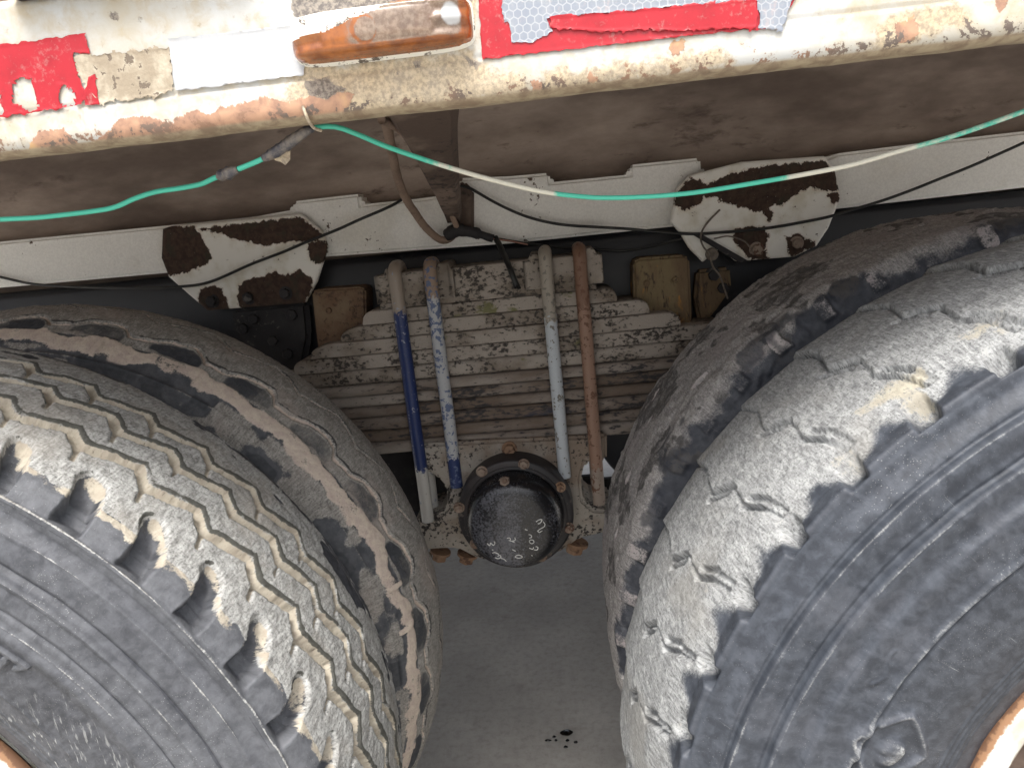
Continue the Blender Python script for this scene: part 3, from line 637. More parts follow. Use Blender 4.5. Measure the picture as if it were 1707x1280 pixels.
def chalk():
    Z6 = lambda s: [(640+x/4.064, 700+y/4.064) for x, y in pts(s)]
    st = ["1030,690 1050,678 1070,676 1066,690 1050,704 1042,700", "1078,690 1090,706 1086,724 1064,736 1046,748 1040,756", "1042,752 1052,762 1072,752", "955,740 972,746", "980,775 996,780 1000,794 984,800", "990,812 1010,814 1016,830 1002,838 986,828 990,812", "984,868 1008,876 1014,862", "1016,880 1036,882 1044,866 1028,858", "1000,918 1006,924",
          "834,800 852,798 858,812", "846,814 866,820 890,812 886,796", "868,822 884,828", "870,878 892,890", "888,930 900,918 928,920 938,932 912,938 888,930", "698,838 716,852 722,832", "722,834 742,850 752,832 744,824", "732,880 740,884", "735,905 752,900 778,912", "752,938 772,944 792,932 784,918 770,926", "790,940 812,946 828,962"]
    for s in st:
        P = spline(aty(Z6(s), HY-.0036), 14)
        r = np.hypot(P[:, 0]-HX, P[:, 2]-HZ); P[:, 1] = HY+np.interp(r, [d[0] for d in dome], [d[1] for d in dome])-.0002
        V, F = tube(P, .0008, 6); o = obj('chalk_mark', V*[1, 1, 1], F, CHALK, HC)
chalk()
# ---- outrigger strut, hoses --------------------------------------------------
def strut():
    top = aty([(652, 196), (748, 188)], .30); bot = aty([(744, 380), (770, 378)], .815)
    A, B = (top[0]+top[1])/2, (bot[0]+bot[1])/2; wa, wb = np.linalg.norm(top[1]-top[0])*.42, np.linalg.norm(bot[1]-bot[0])/2
    n = 24; V = []
    for i in range(n):
        t = i/(n-1); c = A+(B-A)*t; w = wa*(1-t)**1.6+wb+.002*vnoise(t*9, 1)
        ring = [(-1, .25), (-.8, -.3), (.8, -.3), (1, .25), (1, 1.6), (-1, 1.6)]
        V += [(c[0]+a*w, c[1]+.01+b*.02, c[2]+.012-b*.012*-1) for a, b in ring]
    F = [tuple(q) for q in grid_faces(n, 6, False, True)]+[tuple(range(6))[::-1], tuple((n-1)*6+k for k in range(6))]
    o = obj('outrigger_strut', V, F, UNDER2, TR, None, False); o['label'] = 'dusty brown outrigger strut between floor and rail'
strut()
def path_at(s, ys):
    P = pts(s); ys = np.interp(np.linspace(0, 1, len(P)), np.linspace(0, 1, len(ys)), ys); return [aty([p], y)[0] for p, y in zip(P, ys)]
V, F = tube(spline(path_at("640,190 648,225 655,262 664,300 676,330 690,352 712,382 735,400 752,396 764,380 775,384 800,394", [.38, .5, .62, .72, .80, .815, .815, .81]), 90), .0068, 10, .05)
o = obj('air_hose', V, F, HOSE, TR); o['label'] = 'dust caked air hose looping down to the rail'
V, F = tube(spline(path_at("636,200 665,215 690,240 715,258 735,300 750,350 762,380", [.34, .45, .6, .75, .80]), 50), .0052, 10, .05); obj('air_hose', V, F, HOSE, TR)['label'] = 'thin dusty hose beside the strut'
V, F = tube(spline(path_at("745,392 762,384 790,388 822,398", [.812, .80, .81]), 20), [.012]*8+[.010]*6+[.007]*6, 10, .1); obj('hose_joint', V, F, DARKM, TR)
V, F = tube(spline(path_at("826,396 838,420 850,448 862,480", [.815, .79, .745, .735]), 24), .0052, 8, .08); obj('hose_tail', V, F, CABLE, TR)['label'] = 'short black hose tail hanging over the spring'
V, F = tube(spline(path_at("830,400 842,430 856,462 866,482", [.81, .785, .742, .735]), 24), .0032, 8, .08); obj('hose_tail', V, F, CABLE, TR)
V, F = tube(spline(path_at("820,398 850,402 880,408", [.81, .81, .81]), 12), .0016, 6); obj('thin_lead', V, F, simple('pinkish_lead', rgb(150, 110, 96), .7), TR)
# ---- wheels ------------------------------------------------------------------
def arc_profile(ctrl, step):
    P = spline(ctrl, 1500); d = np.r_[0, np.cumsum(np.linalg.norm(np.diff(P, axis=0), axis=1))]
    n = int(d[-1]/step); s = np.linspace(0, d[-1], n); return np.stack([np.interp(s, d, P[:, 0]), np.interp(s, d, P[:, 1])], -1), s
def zig(u, nodes):
    n = np.array(nodes); return np.interp(u, n[:, 0], n[:, 1])
class Tyre:
    def __init__(s, ctrl, t0, t1, dth, step, R):
        s.R = R; pr, s.s = arc_profile(ctrl, step); s.y, s.r = pr[:, 0], pr[:, 1]
        th = np.arange(t0, t1, dth); s.th = np.r_[th, np.arange(t1, t0+360-.01, 4.)]
        t = np.gradient(pr, axis=0); t /= np.linalg.norm(t, axis=1, keepdims=True); s.n = np.stack([-t[:, 1], t[:, 0]], -1)    # (ny, nr)
        s.TH, s.SS = np.meshgrid(s.th, s.s, indexing='ij'); s.Y = np.broadcast_to(s.y, s.TH.shape); s.RR = np.broadcast_to(s.r, s.TH.shape)
        s.A = np.radians(s.TH)*R; s.h = np.zeros(s.TH.shape)
        s.m = {k: np.zeros(s.TH.shape) for k in ('m_dark', 'm_grey', 'm_dust', 'm_edge', 'm_film', 'm_drip')}
    def fb(s, f, o=4, seed=0): return fbm(s.A*f, s.SS*f, o, seed)
    def build(s, name, mat, parent, y_c, label):
        r = s.RR+s.h*s.n[None, :, 1]; y = s.Y-y_c+s.h*s.n[None, :, 0]; a = np.radians(s.TH)
        V = np.stack([r*np.sin(a), y, r*np.cos(a)], -1).reshape(-1, 3)
        at = {k: np.clip(v, 0, 1).ravel() for k, v in s.m.items()}
        at['uvw'] = np.stack([s.A, s.SS, 0*s.A], -1).reshape(-1, 3)
        F = grid_faces(len(s.th), len(s.s), True, False)
        me = meshdata(name, V, F, mat, True, at); o = bpy.data.objects.new(name, me)
        S.collection.objects.link(o); o.parent = parent; ORG[o.name] = ORG[parent.name]; o['label'] = label; return o
def lines(T, lst):      # thin crests painted pale as lit edges, creases painted dark as their shadow
    n = T.fb(16, 4, 91)
    for r0, w, key, amp in lst:
        d = np.exp(-((T.RR-r0+(T.fb(30, 2, int(r0*3000))-.5)*.0012)/w)**2)*(T.Y < .03)
        T.m[key] = np.maximum(T.m[key], d*amp*(.45+1.1*n))
def wheel(x, yc, z, yaw, label):
    w = empty('wheel', (x, yc, z), TR); w.rotation_euler = (0, 0, yaw); w['label'] = label; return w
def rim(parent, yo, flip=1, k=1.):
    prof = [(.200, .20), (.205, .13), (.212, .075), (.2220, .045), (.2280, .034), (.2380, .0300), (.2470, .0280), (.2520, .0270), (.2560, .0275), (.2590, .031), (.2590, .040), (.25, .055), (.245, .24)]
    prof = np.array(prof); P = spline(prof, 80); rr0 = P[:, 0].copy(); P[:, 0] *= k; seg = 160; th = np.linspace(0, 2*math.pi, seg, endpoint=False)
    yy = yo+P[:, 1]*flip
    V = np.stack([P[None, :, 0]*np.sin(th)[:, None], yy[None]+0*th[:, None], P[None, :, 0]*np.cos(th)[:, None]], -1).reshape(-1, 3)
    me = meshdata('rim', V, grid_faces(seg, 80, True, False)[:, ::flip], RIM, True, dict(rr=np.tile(rr0, seg)))
    o = bpy.data.objects.new('rim', me); S.collection.objects.link(o); o.parent = parent
    # dished disc
    prof = np.array([(.02, .10), (.09, .10), (.13, .12), (.17, .15), (.202, .155)]); seg = 64; th = np.linspace(0, 2*math.pi, seg, endpoint=False)
    V = np.stack([prof[None, :, 0]*np.sin(th)[:, None], yo+flip*prof[None, :, 1]+0*th[:, None], prof[None, :, 0]*np.cos(th)[:, None]], -1).reshape(-1, 3)
    me = meshdata('disc', V, grid_faces(seg, 5, True, False), UNDER2, True); d = bpy.data.objects.new('disc', me); S.collection.objects.link(d); d.parent = parent
    return o
def side_pts(sh, R):       # outer sidewall from bead to shoulder (y, r)
    return [(.075, .252), (.052, .2545), (.040, .262), (.030, .276), (.020, .293), (.008, .315), (-.004, .345), (-.011, .38), (-.013, .415), (-.010, .445), (-.004, .475), (.003, .497), (.011, .513)]
def rings(T, lst):
    near = T.Y < .03
    for r0, hh, w, kind in lst:
        jit = (fbm(T.A*30, T.RR*10, 2, int(r0*1000))-.5)*.0012
        d = T.RR-r0+jit
        T.h += np.where(near, hh*(np.exp(-(d/w)**2) if kind == 'r' else sstep(w, -w, d)*sstep(-.02, -.004, d)), 0)
# left outer ---------------------------------------------------------------
def left_outer():
    R = .5397; cr = lambda y: R-.012*((y-.146)/.116)**2
    ctrl = side_pts(0, R)+[(.021, .5235), (.030, cr(.030)+.0002)]+[(y, cr(y)) for y in np.arange(.045, .262, .018)]+[(.264, .5265), (.274, .519), (.284, .505), (.292, .485), (.297, .45), (.295, .40), (.285, .34)]
    T = Tyre(ctrl, -8, 116, .16, .0016, R); Y, TH, A = T.Y, T.TH, T.A
    p = 7.35; near = Y < .05
    tread = sstep(.026, .036, Y+(T.fb(60, 3, 2)-.5)*.012)*sstep(.272, .262, Y+(T.fb(70, 3, 3)-.5)*.016)*(Y > .0)*(T.RR > .505)
    T.m['m_grey'] = tread.copy()
    jy = (T.fb(70, 3, 7)-.5)*.0045; jy2 = (T.fb(240, 2, 8)-.5)*.002
    tb = T.fb(9, 3, 30)
    hg = np.zeros_like(Y); dust = np.zeros_like(Y); edge = np.zeros_like(Y); dark = np.zeros_like(Y)
    for t0, yl, yh, w, dp in ((29.6, .0865, .103, .0080, .0085), (30.2, .137, .155, .0078, .0075), (24.7, .181, .202, .0076, .0070)):
        u = ((TH-t0)/p) % 1; k = np.floor((TH-t0)/p)
        yc = zig(u, [(0, yl), (.68, yh), (.95, yl), (1, yl)]) + .006*sstep(72, 100, TH)*(yl > .17)*1.5 + (vnoise(k*1.7, yl*99)-.5)*.003
        sl = np.where(u < .68, .97, .80)
        d = np.abs(Y-yc+jy+jy2)*sl
        g = sstep(w, w*.42, d); hg = np.maximum(hg, g*dp)
        dust = np.maximum(dust, sstep(w*.92, w*.5, d-.0012)*(0.50+.62*T.fb(45, 3, 40)))
        side = (Y-yc+jy)*sl
        edge = np.maximum(edge, sstep(w*.6, w*.9, side)*sstep(w*2.1, w*1.1, side)*(.45+.85*T.fb(30, 3, 44))); edge = np.maximum(edge, sstep(w*.7, w*.95, -side)*sstep(w*1.5, w*1.0, -side)*(.1+.8*T.fb(40, 3, 45)))
        # little stone tick at every other corner
        du = ((u-.94+.5) % 1-.5)*math.radians(p)*R
        tk = sstep(.0035, .0015, np.abs(du+(Y-yl)*.35))*sstep(yl-.024, yl-.02, Y)*sstep(yl+.002, yl-.003, Y)*(vnoise(k*3.1, yl*77) > .35)
        hg = np.maximum(hg, tk*dp*.6); dust = np.maximum(dust, tk*.75)
        # dark sipe slit on the near wall
        du2 = ((u-.30+.5) % 1-.5)*math.radians(p)*R
        sl2 = sstep(.012, .008, np.abs(du2))*sstep(.0022, .0008, np.abs(Y-(yc-w*1.0)))*(vnoise(k*5.3, yl*55) > .6)
        hg = np.maximum(hg, sl2*.006); dark = np.maximum(dark, sl2)
    # shoulder notches
    sig = np.interp(.05, T.y[T.r > .5], T.s[T.r > .5])-T.SS         # arc length outward from y=.05
    u = (TH-33.2)/p; k = np.round(u); ctr = 33.2+k*p
    da = np.radians(TH-ctr)*R-sig*.42+.010*sstep(.02, .055, sig)+.004*(vnoise(k*2.3, 3)-.5)+(T.fb(90, 3, 20)-.5)*.004
    half = .0132+.0010*sstep(.0, .05, sig)+.003*(vnoise(k*1.1, 9)-.5)
    dn = np.where(sig < 0, np.hypot(da, sig), np.abs(da)); dn = np.where(sig > .040, np.maximum(dn, np.abs(da)), dn)
    endm = sstep(.0475, .0455, sig)
    nt = (np.clip(1-(dn/(half*1.12))**2, 0, 1)**.8*sstep(.012, -.004, sig)+sstep(half*1.05, half*np.where(da < 0, .85, .55), dn)*sstep(-.004, .012, sig))*endm; nt = nt*(sig > -.025)
    dpt = .0205*nt*(1-.40*sstep(.024, -.004, sig))
    hg = np.maximum(hg, dpt); T.m['m_grey'] *= 1-np.clip(nt*1.4, 0, 1)*(.55+.5*T.fb(30, 3, 29))
    bowl = sstep(half*1.2, half*.8, dn)*endm*sstep(.012, -.009, sig+(T.fb(50, 4, 23)-.5)*.026-da*.55)*(sig > -.03)
    dust = np.maximum(dust, bowl*(.42+.5*T.fb(40, 3, 24))*sstep(-half*1.0, -half*.35, da))
    # dusty chamfer between notches
    band = sstep(.014, .018, sig)*sstep(.030, .022, sig+(T.fb(50, 3, 25)-.5)*.02)
    dust = np.maximum(dust, band*(.10+.85*T.fb(28, 3, 26))*(1-np.clip(nt*2, 0, 1)))
    inn = np.maximum(nt*sstep(.016, .034, sig-da*.5)*.32, nt*sstep(.002, .010, -da)*sstep(-.004, .012, sig)*.62)  # bare outer floor, plus wall shadow painted on the upper-left side
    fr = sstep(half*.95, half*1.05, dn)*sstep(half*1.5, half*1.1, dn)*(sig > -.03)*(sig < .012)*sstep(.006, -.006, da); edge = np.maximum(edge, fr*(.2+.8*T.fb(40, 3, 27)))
    lit = sstep(half*.55, half*.9, da)*sstep(half*1.25, half*1.05, da)*sstep(.036, .022, sig)*sstep(.0, .008, sig); dust = np.maximum(dust, lit*(.25+.7*T.fb(50, 3, 28))); T.m['m_dark'] = np.maximum(dark*.9, inn*.75)  # lit side of each notch painted pale through the dust mask
    # far buttress: dark with scuffed grey patches, mould line
    far = sstep(.252, .262, Y)*(T.RR < .531)
    patch = T.fb(26, 4, 60)
    T.m['m_grey'] = np.maximum(T.m['m_grey']*(1-far), far*sstep(.50, .62, patch)*.85)
    rib = sstep(.207, .215, Y)*sstep(.258, .250, Y)                # outermost far rib: duller
    scoop = sstep(.56, .68, fbm(A*18, Y*30, 3, 61))*sstep(.218, .236, Y)*(1-far)
    T.m['m_dark'] = np.maximum(T.m['m_dark'], scoop*.95); T.h -= scoop*.0018
    T.m['m_dark'] = np.maximum(T.m['m_dark'], far*sstep(.535, .47, patch)*.8)
    T.m['m_film'] = np.maximum((Y < .036)*.45*(T.RR > .50), nt*.5)+(Y < .036)*(.12+.42*sstep(.40, .425, T.RR)+.35*sstep(.35, .7, T.fb(14, 4, 70))+.3*np.exp(-((T.RR-.424)/.014)**2)+.5*sstep(.36, .33, T.RR)) + far*.5
    for r0 in (.5085, .4865, .4505, .4165): T.m['m_film'] = np.maximum(T.m['m_film'], np.exp(-((T.RR-r0-.0006)/.0011)**2)*(Y < .03)*1.1)
    # rain-washed drips low on the sidewall are only dust on the rubber
    T.h -= hg
    T.h += (T.fb(55, 4, 1)-.5)*.0028*tread*(1-np.clip(hg/.006, 0, 1)*.4)+(T.fb(300, 2, 12)-.5)*.0013*np.maximum(tread, dust)
    T.h += .0012*(T.fb(14, 2, 13)-.5)
    T.m['m_dust'] = dust*(1-dark); T.m['m_edge'] = edge*tread
    T.h += .0012*np.exp(-((T.SS-np.interp(.2745, T.y[T.r > .45], T.s[T.r > .45]))/.0012)**2)
    rings(T, [(.5085, .0036, .0016, 'r'), (.502, -.0040, .004, 's'), (.4865, .0018, .0012, 'r'), (.462, -.0042, .0022, 'r'), (.4505, .0024, .0016, 'r'), (.429, -.0026, .0016, 'r'), (.4165, .0040, .0045, 's'), (.35, .0012, .002, 'r'), (.325, .0014, .0012, 'r'), (.312, .0014, .0010, 'r'), (.302, .0014, .0010, 'r')])
    T.m['m_drip'] = (Y < .03)*sstep(.41, .39, T.RR)*sstep(.29, .32, T.RR)*sstep(46, 56, TH)*(.35+.65*sstep(.36, .33, T.RR))
    lines(T, [(.509, .0009, 'm_grey', .75), (.4868, .0008, 'm_grey', .6), (.4510, .0010, 'm_grey', .55), (.4180, .0016, 'm_grey', .58), (.462, .0016, 'm_dark', .8), (.429, .0014, 'm_dark', .75), (.5045, .0012, 'm_dark', .6), (.309, .0012, 'm_dark', .6)])
    # raised letter on the sidewall (only its end is in frame)
    a = np.radians(TH)*.39; zz = T.RR
    def seg(t0, r0, t1, r1, w=.0032):
        ax, bx = math.radians(t0)*.39, math.radians(t1)*.39; ex, ez = bx-ax, r1-r0; t = np.clip(((a-ax)*ex+(zz-r0)*ez)/(ex*ex+ez*ez), 0, 1)
        return np.hypot(a-ax-ex*t, zz-r0-ez*t) < w
    lt = seg(41.2, .397, 44.0, .398)|seg(44.0, .398, 47.8, .400, .0026)|seg(47.8, .400, 46.8, .390, .0026)|seg(41.2, .380, 45.0, .382)|seg(45.0, .382, 45.2, .393)
    T.h += .0032*lt*(Y < .03); T.m['m_film'] = np.maximum(T.m['m_film'], lt*(Y < .03)*1.)
    # wear mark by the shoulder
    return T
w = wheel(-.6747, .15, .535, .0201, 'left outer wheel, grey tread cut by deep zigzag grooves')
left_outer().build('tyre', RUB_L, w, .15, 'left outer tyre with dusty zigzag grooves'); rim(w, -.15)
# left inner -----------------------------------------------------------------
def left_inner():
    R = .5397; cr = lambda y: R-.0365*((y-.483)/.117)**2
    ctrl = [(.345, .33), (.335, .38), (.335, .43), (.342, .465), (.352, .488), (.366, cr(.366)-.002)]+[(y, cr(y)) for y in np.arange(.380, .600, .018)]+[(.606, .495), (.615, .46), (.618, .40), (.60, .34)]
    T = Tyre(ctrl, -8, 122, .2, .0020, R); Y, TH, A = T.Y, T.TH, T.A
    tread = sstep(.385, .395, Y); T.m['m_grey'] = tread*.8
    hg = np.zeros_like(Y); dust = np.zeros_like(Y); edge = np.zeros_like(Y)
    jy = (T.fb(70, 3, 7)-.5)*.005
    p = 11.9
    for t0, nodes, w, dp, dm in ((32.3, [(0, .412), (.28, .413), (.50, .427), (.78, .432), (.9, .426), (1, .412)], .0042, .006, .85), (33.5, [(0, .466), (.3, .480), (.55, .497), (.75, .488), (1, .466)], .0030, .0035, .74), (36, [(0, .53), (.4, .545), (.7, .556), (1, .53)], .0028, .003, .68)):
        u = ((TH-t0)/p) % 1; yc = zig(u, nodes)
        d = np.abs(Y-yc+jy); g = sstep(w, w*.4, d); hg = np.maximum(hg, g*dp)
        dust = np.maximum(dust, sstep(w*1.05, w*.6, d)*dm*(.6+.6*T.fb(50, 3, 41)))
        sd = Y-yc+jy; edge = np.maximum(edge, sstep(w*.8, w*1.2, sd)*sstep(w*3.2, w*1.3, sd)*(.3+.8*T.fb(30, 3, 44)))
        if dm > .8:      # scooped dark land between the shoulder dust and the first groove
            lens = sstep(.0, .004, yc-.004-Y)*sstep(.392, .398, Y+(T.fb(40, 3, 50)-.5)*.012)*sstep(.411, .418, yc)
            T.m['m_dark'] = np.maximum(T.m['m_dark'], lens*(.36+.5*T.fb(16, 3, 57))); hg = np.maximum(hg, lens*.0012)
    # dusty shoulder edge, with blocks
    yb = Y+(T.fb(24, 4, 51)-.5)*.03
    band = sstep(.364, .376, yb)*sstep(.399, .391, yb)
    u = ((TH-30)/7.4) % 1; ki = np.floor((TH-30)/7.4); blk = sstep(.075, .05, np.abs(u-.5+(vnoise(ki*3.1, 4)-.5)*.3+(T.fb(60, 3, 53)-.5)*.12))*sstep(.356+.012*vnoise(ki*2.2, 7), .362+.012*vnoise(ki*2.2, 7), Y)*sstep(.40, .392, Y)*(vnoise(ki*5.7, 2) > .6)*(.5+.8*T.fb(40, 3, 58))
    dust = np.maximum(dust, band*(.36+.62*T.fb(26, 4, 52))); dust = np.maximum(dust, blk*.8)
    T.h += blk*.003+band*.0012
    pt = T.fb(15, 4, 59); T.m['m_dark'] = np.maximum(T.m['m_dark'], sstep(.370, .360, Y)*.72*(1-blk)*sstep(.50, .42, pt))
    ml = np.exp(-((T.RR-.4945-.002*T.fb(8, 2, 3))/.0012)**2)*(Y < .38); T.h += .0015*ml
    T.m['m_grey'] = np.maximum(np.maximum(T.m['m_grey'], ml*.55), sstep(.376, .368, Y)*sstep(.47, .60, pt)*.70)
    T.m['m_film'] = .55+0*Y
    T.h -= hg; T.h += (T.fb(40, 4, 1)-.5)*.004*tread+(T.fb(260, 2, 12)-.5)*.0014
    T.m['m_dust'] = dust; T.m['m_edge'] = edge
    return T
w = wheel(-.6747+.0066, .48, .535, .0201, 'left inner wheel behind the zigzag grooved one')
left_inner().build('tyre', RUB_LI, w, .48, 'left inner tyre with a cream dust line along its shoulder'); rim(w, .12, -1)
# right outer ----------------------------------------------------------------
def right_outer():
    R = .5417; cr = lambda y: R-.012*((y-.15)/.116)**2-.007*sstep(.07, .03, y)
    ctrl = side_pts(0, R)+[(.018, .5195), (.030, cr(.030)-.0005)]+[(y, cr(y)) for y in np.arange(.046, .258, .018)]+[(.262, .5275), (.272, .519), (.282, .505), (.291, .485), (.296, .45), (.295, .40), (.285, .34)]
    T = Tyre(ctrl, -116, 8, .16, .0016, R); Y, TH, A = T.Y, T.TH, T.A
    p = 8.33
    jl = (T.fb(26, 3, 3)-.5)*.9
    nodes = [(.02, 4.6), (.05, 3.9), (.066, 3.5), (.0885, 2.1), (.122, 2.75), (.147, .35), (.193, 1.3), (.256, 0.), (.30, -.3)]
    line = np.interp(Y, [n[0] for n in nodes], [n[1] for n in nodes])
    v = (TH+38.0-line+jl*.14)/p; u = v % 1; k = np.floor(v)
    # feathered lugs: each rises from the wear line, then fades
    lug = np.exp(-u*2.2)*sstep(0, .015, u); wgt = sstep(.075, .15, Y)
    T.h += .0060*lug*wgt*(.7+.5*vnoise(k*1.9, 2))*sstep(.27, .25, Y)
    du = np.minimum(u, 1-u)*math.radians(p)*R
    rag = (T.fb(150, 3, 5)-.5)
    ln = sstep(.0034, .0008, du+rag*.004)*sstep(.04, .06, Y)*sstep(.262, .25, Y)*(.35+.9*T.fb(14, 3, 15))
    # the Z-shaped sipes: doubled bars
    stepz = (sstep(.006, .003, np.abs(Y-.078)+0*Y)+0)
    bars = np.zeros_like(Y)
    for (ya, yb, off, dep) in ((.066, .0905, 0, 1.), (.066, .0905, 1.05, .9), (.122, .149, .0, .8), (.122, .149, -.9, .8), (.045, .068, .0, .9), (.045, .068, .75, .7)):
        uu = ((TH+38.0-line-off)/p+.5) % 1-.5; dd = np.abs(uu)*math.radians(p)*R
        bars = np.maximum(bars, dep*sstep(.0030, .0019, dd*.75+rag*.0016)*sstep(ya-.002, ya+.002, Y)*sstep(yb+.002, yb-.002, Y)*(.5+.7*vnoise(k*2.7, off*9+ya*50)))
    hg = np.maximum(ln*.0042, bars*.0075)
    # far edge scallops
    saw = .265-.016*u+(rag*.006)
    far = sstep(saw-.003, saw+.003, Y)
    tread = sstep(.016, .03, Y)*(1-far)*(T.RR > .505)
    # near shoulder: dusty notches with bare buttress between
    un = ((TH+28.3)/7.42); kn = np.round(un); dth = (un-kn)*7.42
    jb = (T.fb(36, 4, 21)-.5)*.012
    yb = .023+.018*(.5-.5*np.cos(2*math.pi*(un-.05-.08*np.sin(2*math.pi*un))))*(.25+1.4*T.fb(11, 3, 88))+jb*1.2
    bare = sstep(yb+.018, yb-.015, Y)
    fade = sstep(-20, -34, TH)
    tread = tread*(1-bare); T.m['m_grey'] = tread
    sig = np.interp(.045, T.y[T.r > .5], T.s[T.r > .5])-T.SS
    da = np.radians(dth)*R+.006*sstep(.0, .04, sig)+(T.fb(90, 3, 20)-.5)*.005
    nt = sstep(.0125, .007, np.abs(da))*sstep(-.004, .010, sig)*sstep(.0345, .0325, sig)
    hg = np.maximum(hg, nt*.0125*sstep(-.002, .022, sig)*(.7+.6*vnoise(kn*2.1, 5)))
    dust = sstep(.018, .008, np.abs(da))*sstep(-.016, .002, sig)*sstep(.030, .014, sig+(T.fb(60, 4, 24)-.5)*.026)*(.30+.7*T.fb(26, 3, 25))*(.30+.5*vnoise(kn*4.1, 6)+.15*sstep(-50, -30, TH))
    dust = np.maximum(dust, bars*.28)
    yel = sstep(.50, .68, fbm(A*14, T.SS*16, 3, 27))*tread*sstep(.10, .05, Y)*.62
    T.m['m_dust'] = np.maximum(dust, yel)
    T.m['m_edge'] = np.maximum(np.maximum(sstep(.06, .0, u)*wgt*(.2+.7*T.fb(50, 3, 29)), sstep(.05, .0, 1-u)*wgt*(.1+.6*T.fb(50, 3, 39)))*tread, sstep(.5, .62, T.fb(24, 4, 28))*.35*tread)
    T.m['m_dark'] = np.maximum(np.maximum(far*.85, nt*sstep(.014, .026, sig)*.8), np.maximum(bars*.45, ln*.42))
    T.m['m_film'] = (Y < .06)*(.16+.38*sstep(.42, .75, T.fb(13, 4, 70)))
    for r0 in (.5175, .487, .460, .4015, .4345): T.m['m_film'] = np.maximum(T.m['m_film'], np.exp(-((T.RR-r0)/.0013)**2)*(Y < .03)*1.1*T.fb(20, 3, 71)*1.3)
    T.h -= hg
    T.h += (T.fb(20, 3, 1)-.5)*.0022*(.4+.6*tread)+(T.fb(220, 3, 12)-.5)*.0012*tread+.0012*(T.fb(12, 2, 13)-.5)
    rings(T, [(.5185, .0034, .0018, 'r'), (.511, -.0030, .004, 's'), (.489, .0050, .0020, 's'), (.4915, -.0020, .0014, 'r'), (.462, .0055, .0020, 's'), (.4645, -.0022, .0014, 'r'), (.437, .003, .003, 's'), (.402, .0036, .0016, 'r'), (.3970, -.0030, .0016, 'r'), (.318, .0012, .0012, 'r'), (.311, .0012, .0011, 'r'), (.304, .0012, .0010, 'r'), (.297, .001, .001, 'r')])
    sm = sstep(.52, .68, fbm(A*22, T.SS*30, 4, 95))*(Y < .03)*(T.RR > .40)*(T.RR < .495); T.m['m_film'] = np.maximum(T.m['m_film'], sm*.9)
    lines(T, [(.5155, .0014, 'm_dark', .7), (.4895, .0018, 'm_dark', .85), (.4625, .0018, 'm_dark', .85), (.3968, .0018, 'm_dark', .85), (.437, .0014, 'm_dark', .5), (.4865, .001, 'm_grey', .5), (.4595, .001, 'm_grey', .5), (.4022, .0012, 'm_grey', .55), (.3145, .0012, 'm_dark', .7), (.3075, .0012, 'm_dark', .7)])
    # raised emblem: a rounded diamond frame with a lump in it
    a = np.radians(TH+65.5)*.38; b = T.RR-.3765
    q = (np.abs(a)/.034)**1.2+(np.abs(b)/.032)**1.2
    em = np.exp(-((q-1)/.16)**2)*.0042+sstep(.6, .1, np.hypot(a/.022+.12, b/.018+.1)**2)*.0048*(.4+1.2*T.fb(70, 3, 33))
    T.h += em*(Y < .03); T.m['m_film'] = np.maximum(T.m['m_film'], sstep(.0012, .003, em)*(Y < .03)*(.4+1.2*T.fb(50, 3, 34))); T.m['m_grey'] = np.maximum(T.m['m_grey'], sstep(.0024, .0046, em)*(Y < .03)*(.1+.75*T.fb(60, 3, 35)))
    ck = np.exp(-((T.RR-.417-.004*np.sin((TH+56)*1.3))/.0011)**2)*sstep(2.6, 2.2, np.abs(TH+56.5)); T.h += .0018*ck*(Y < .03)
    return T
w = wheel(.6747, .141, .535, .0031, 'right outer wheel, worn nearly bald with feathered lugs')
right_outer().build('tyre', RUB_R, w, .15, 'right outer tyre worn nearly bald'); rim(w, -.15, 1, 1.045)
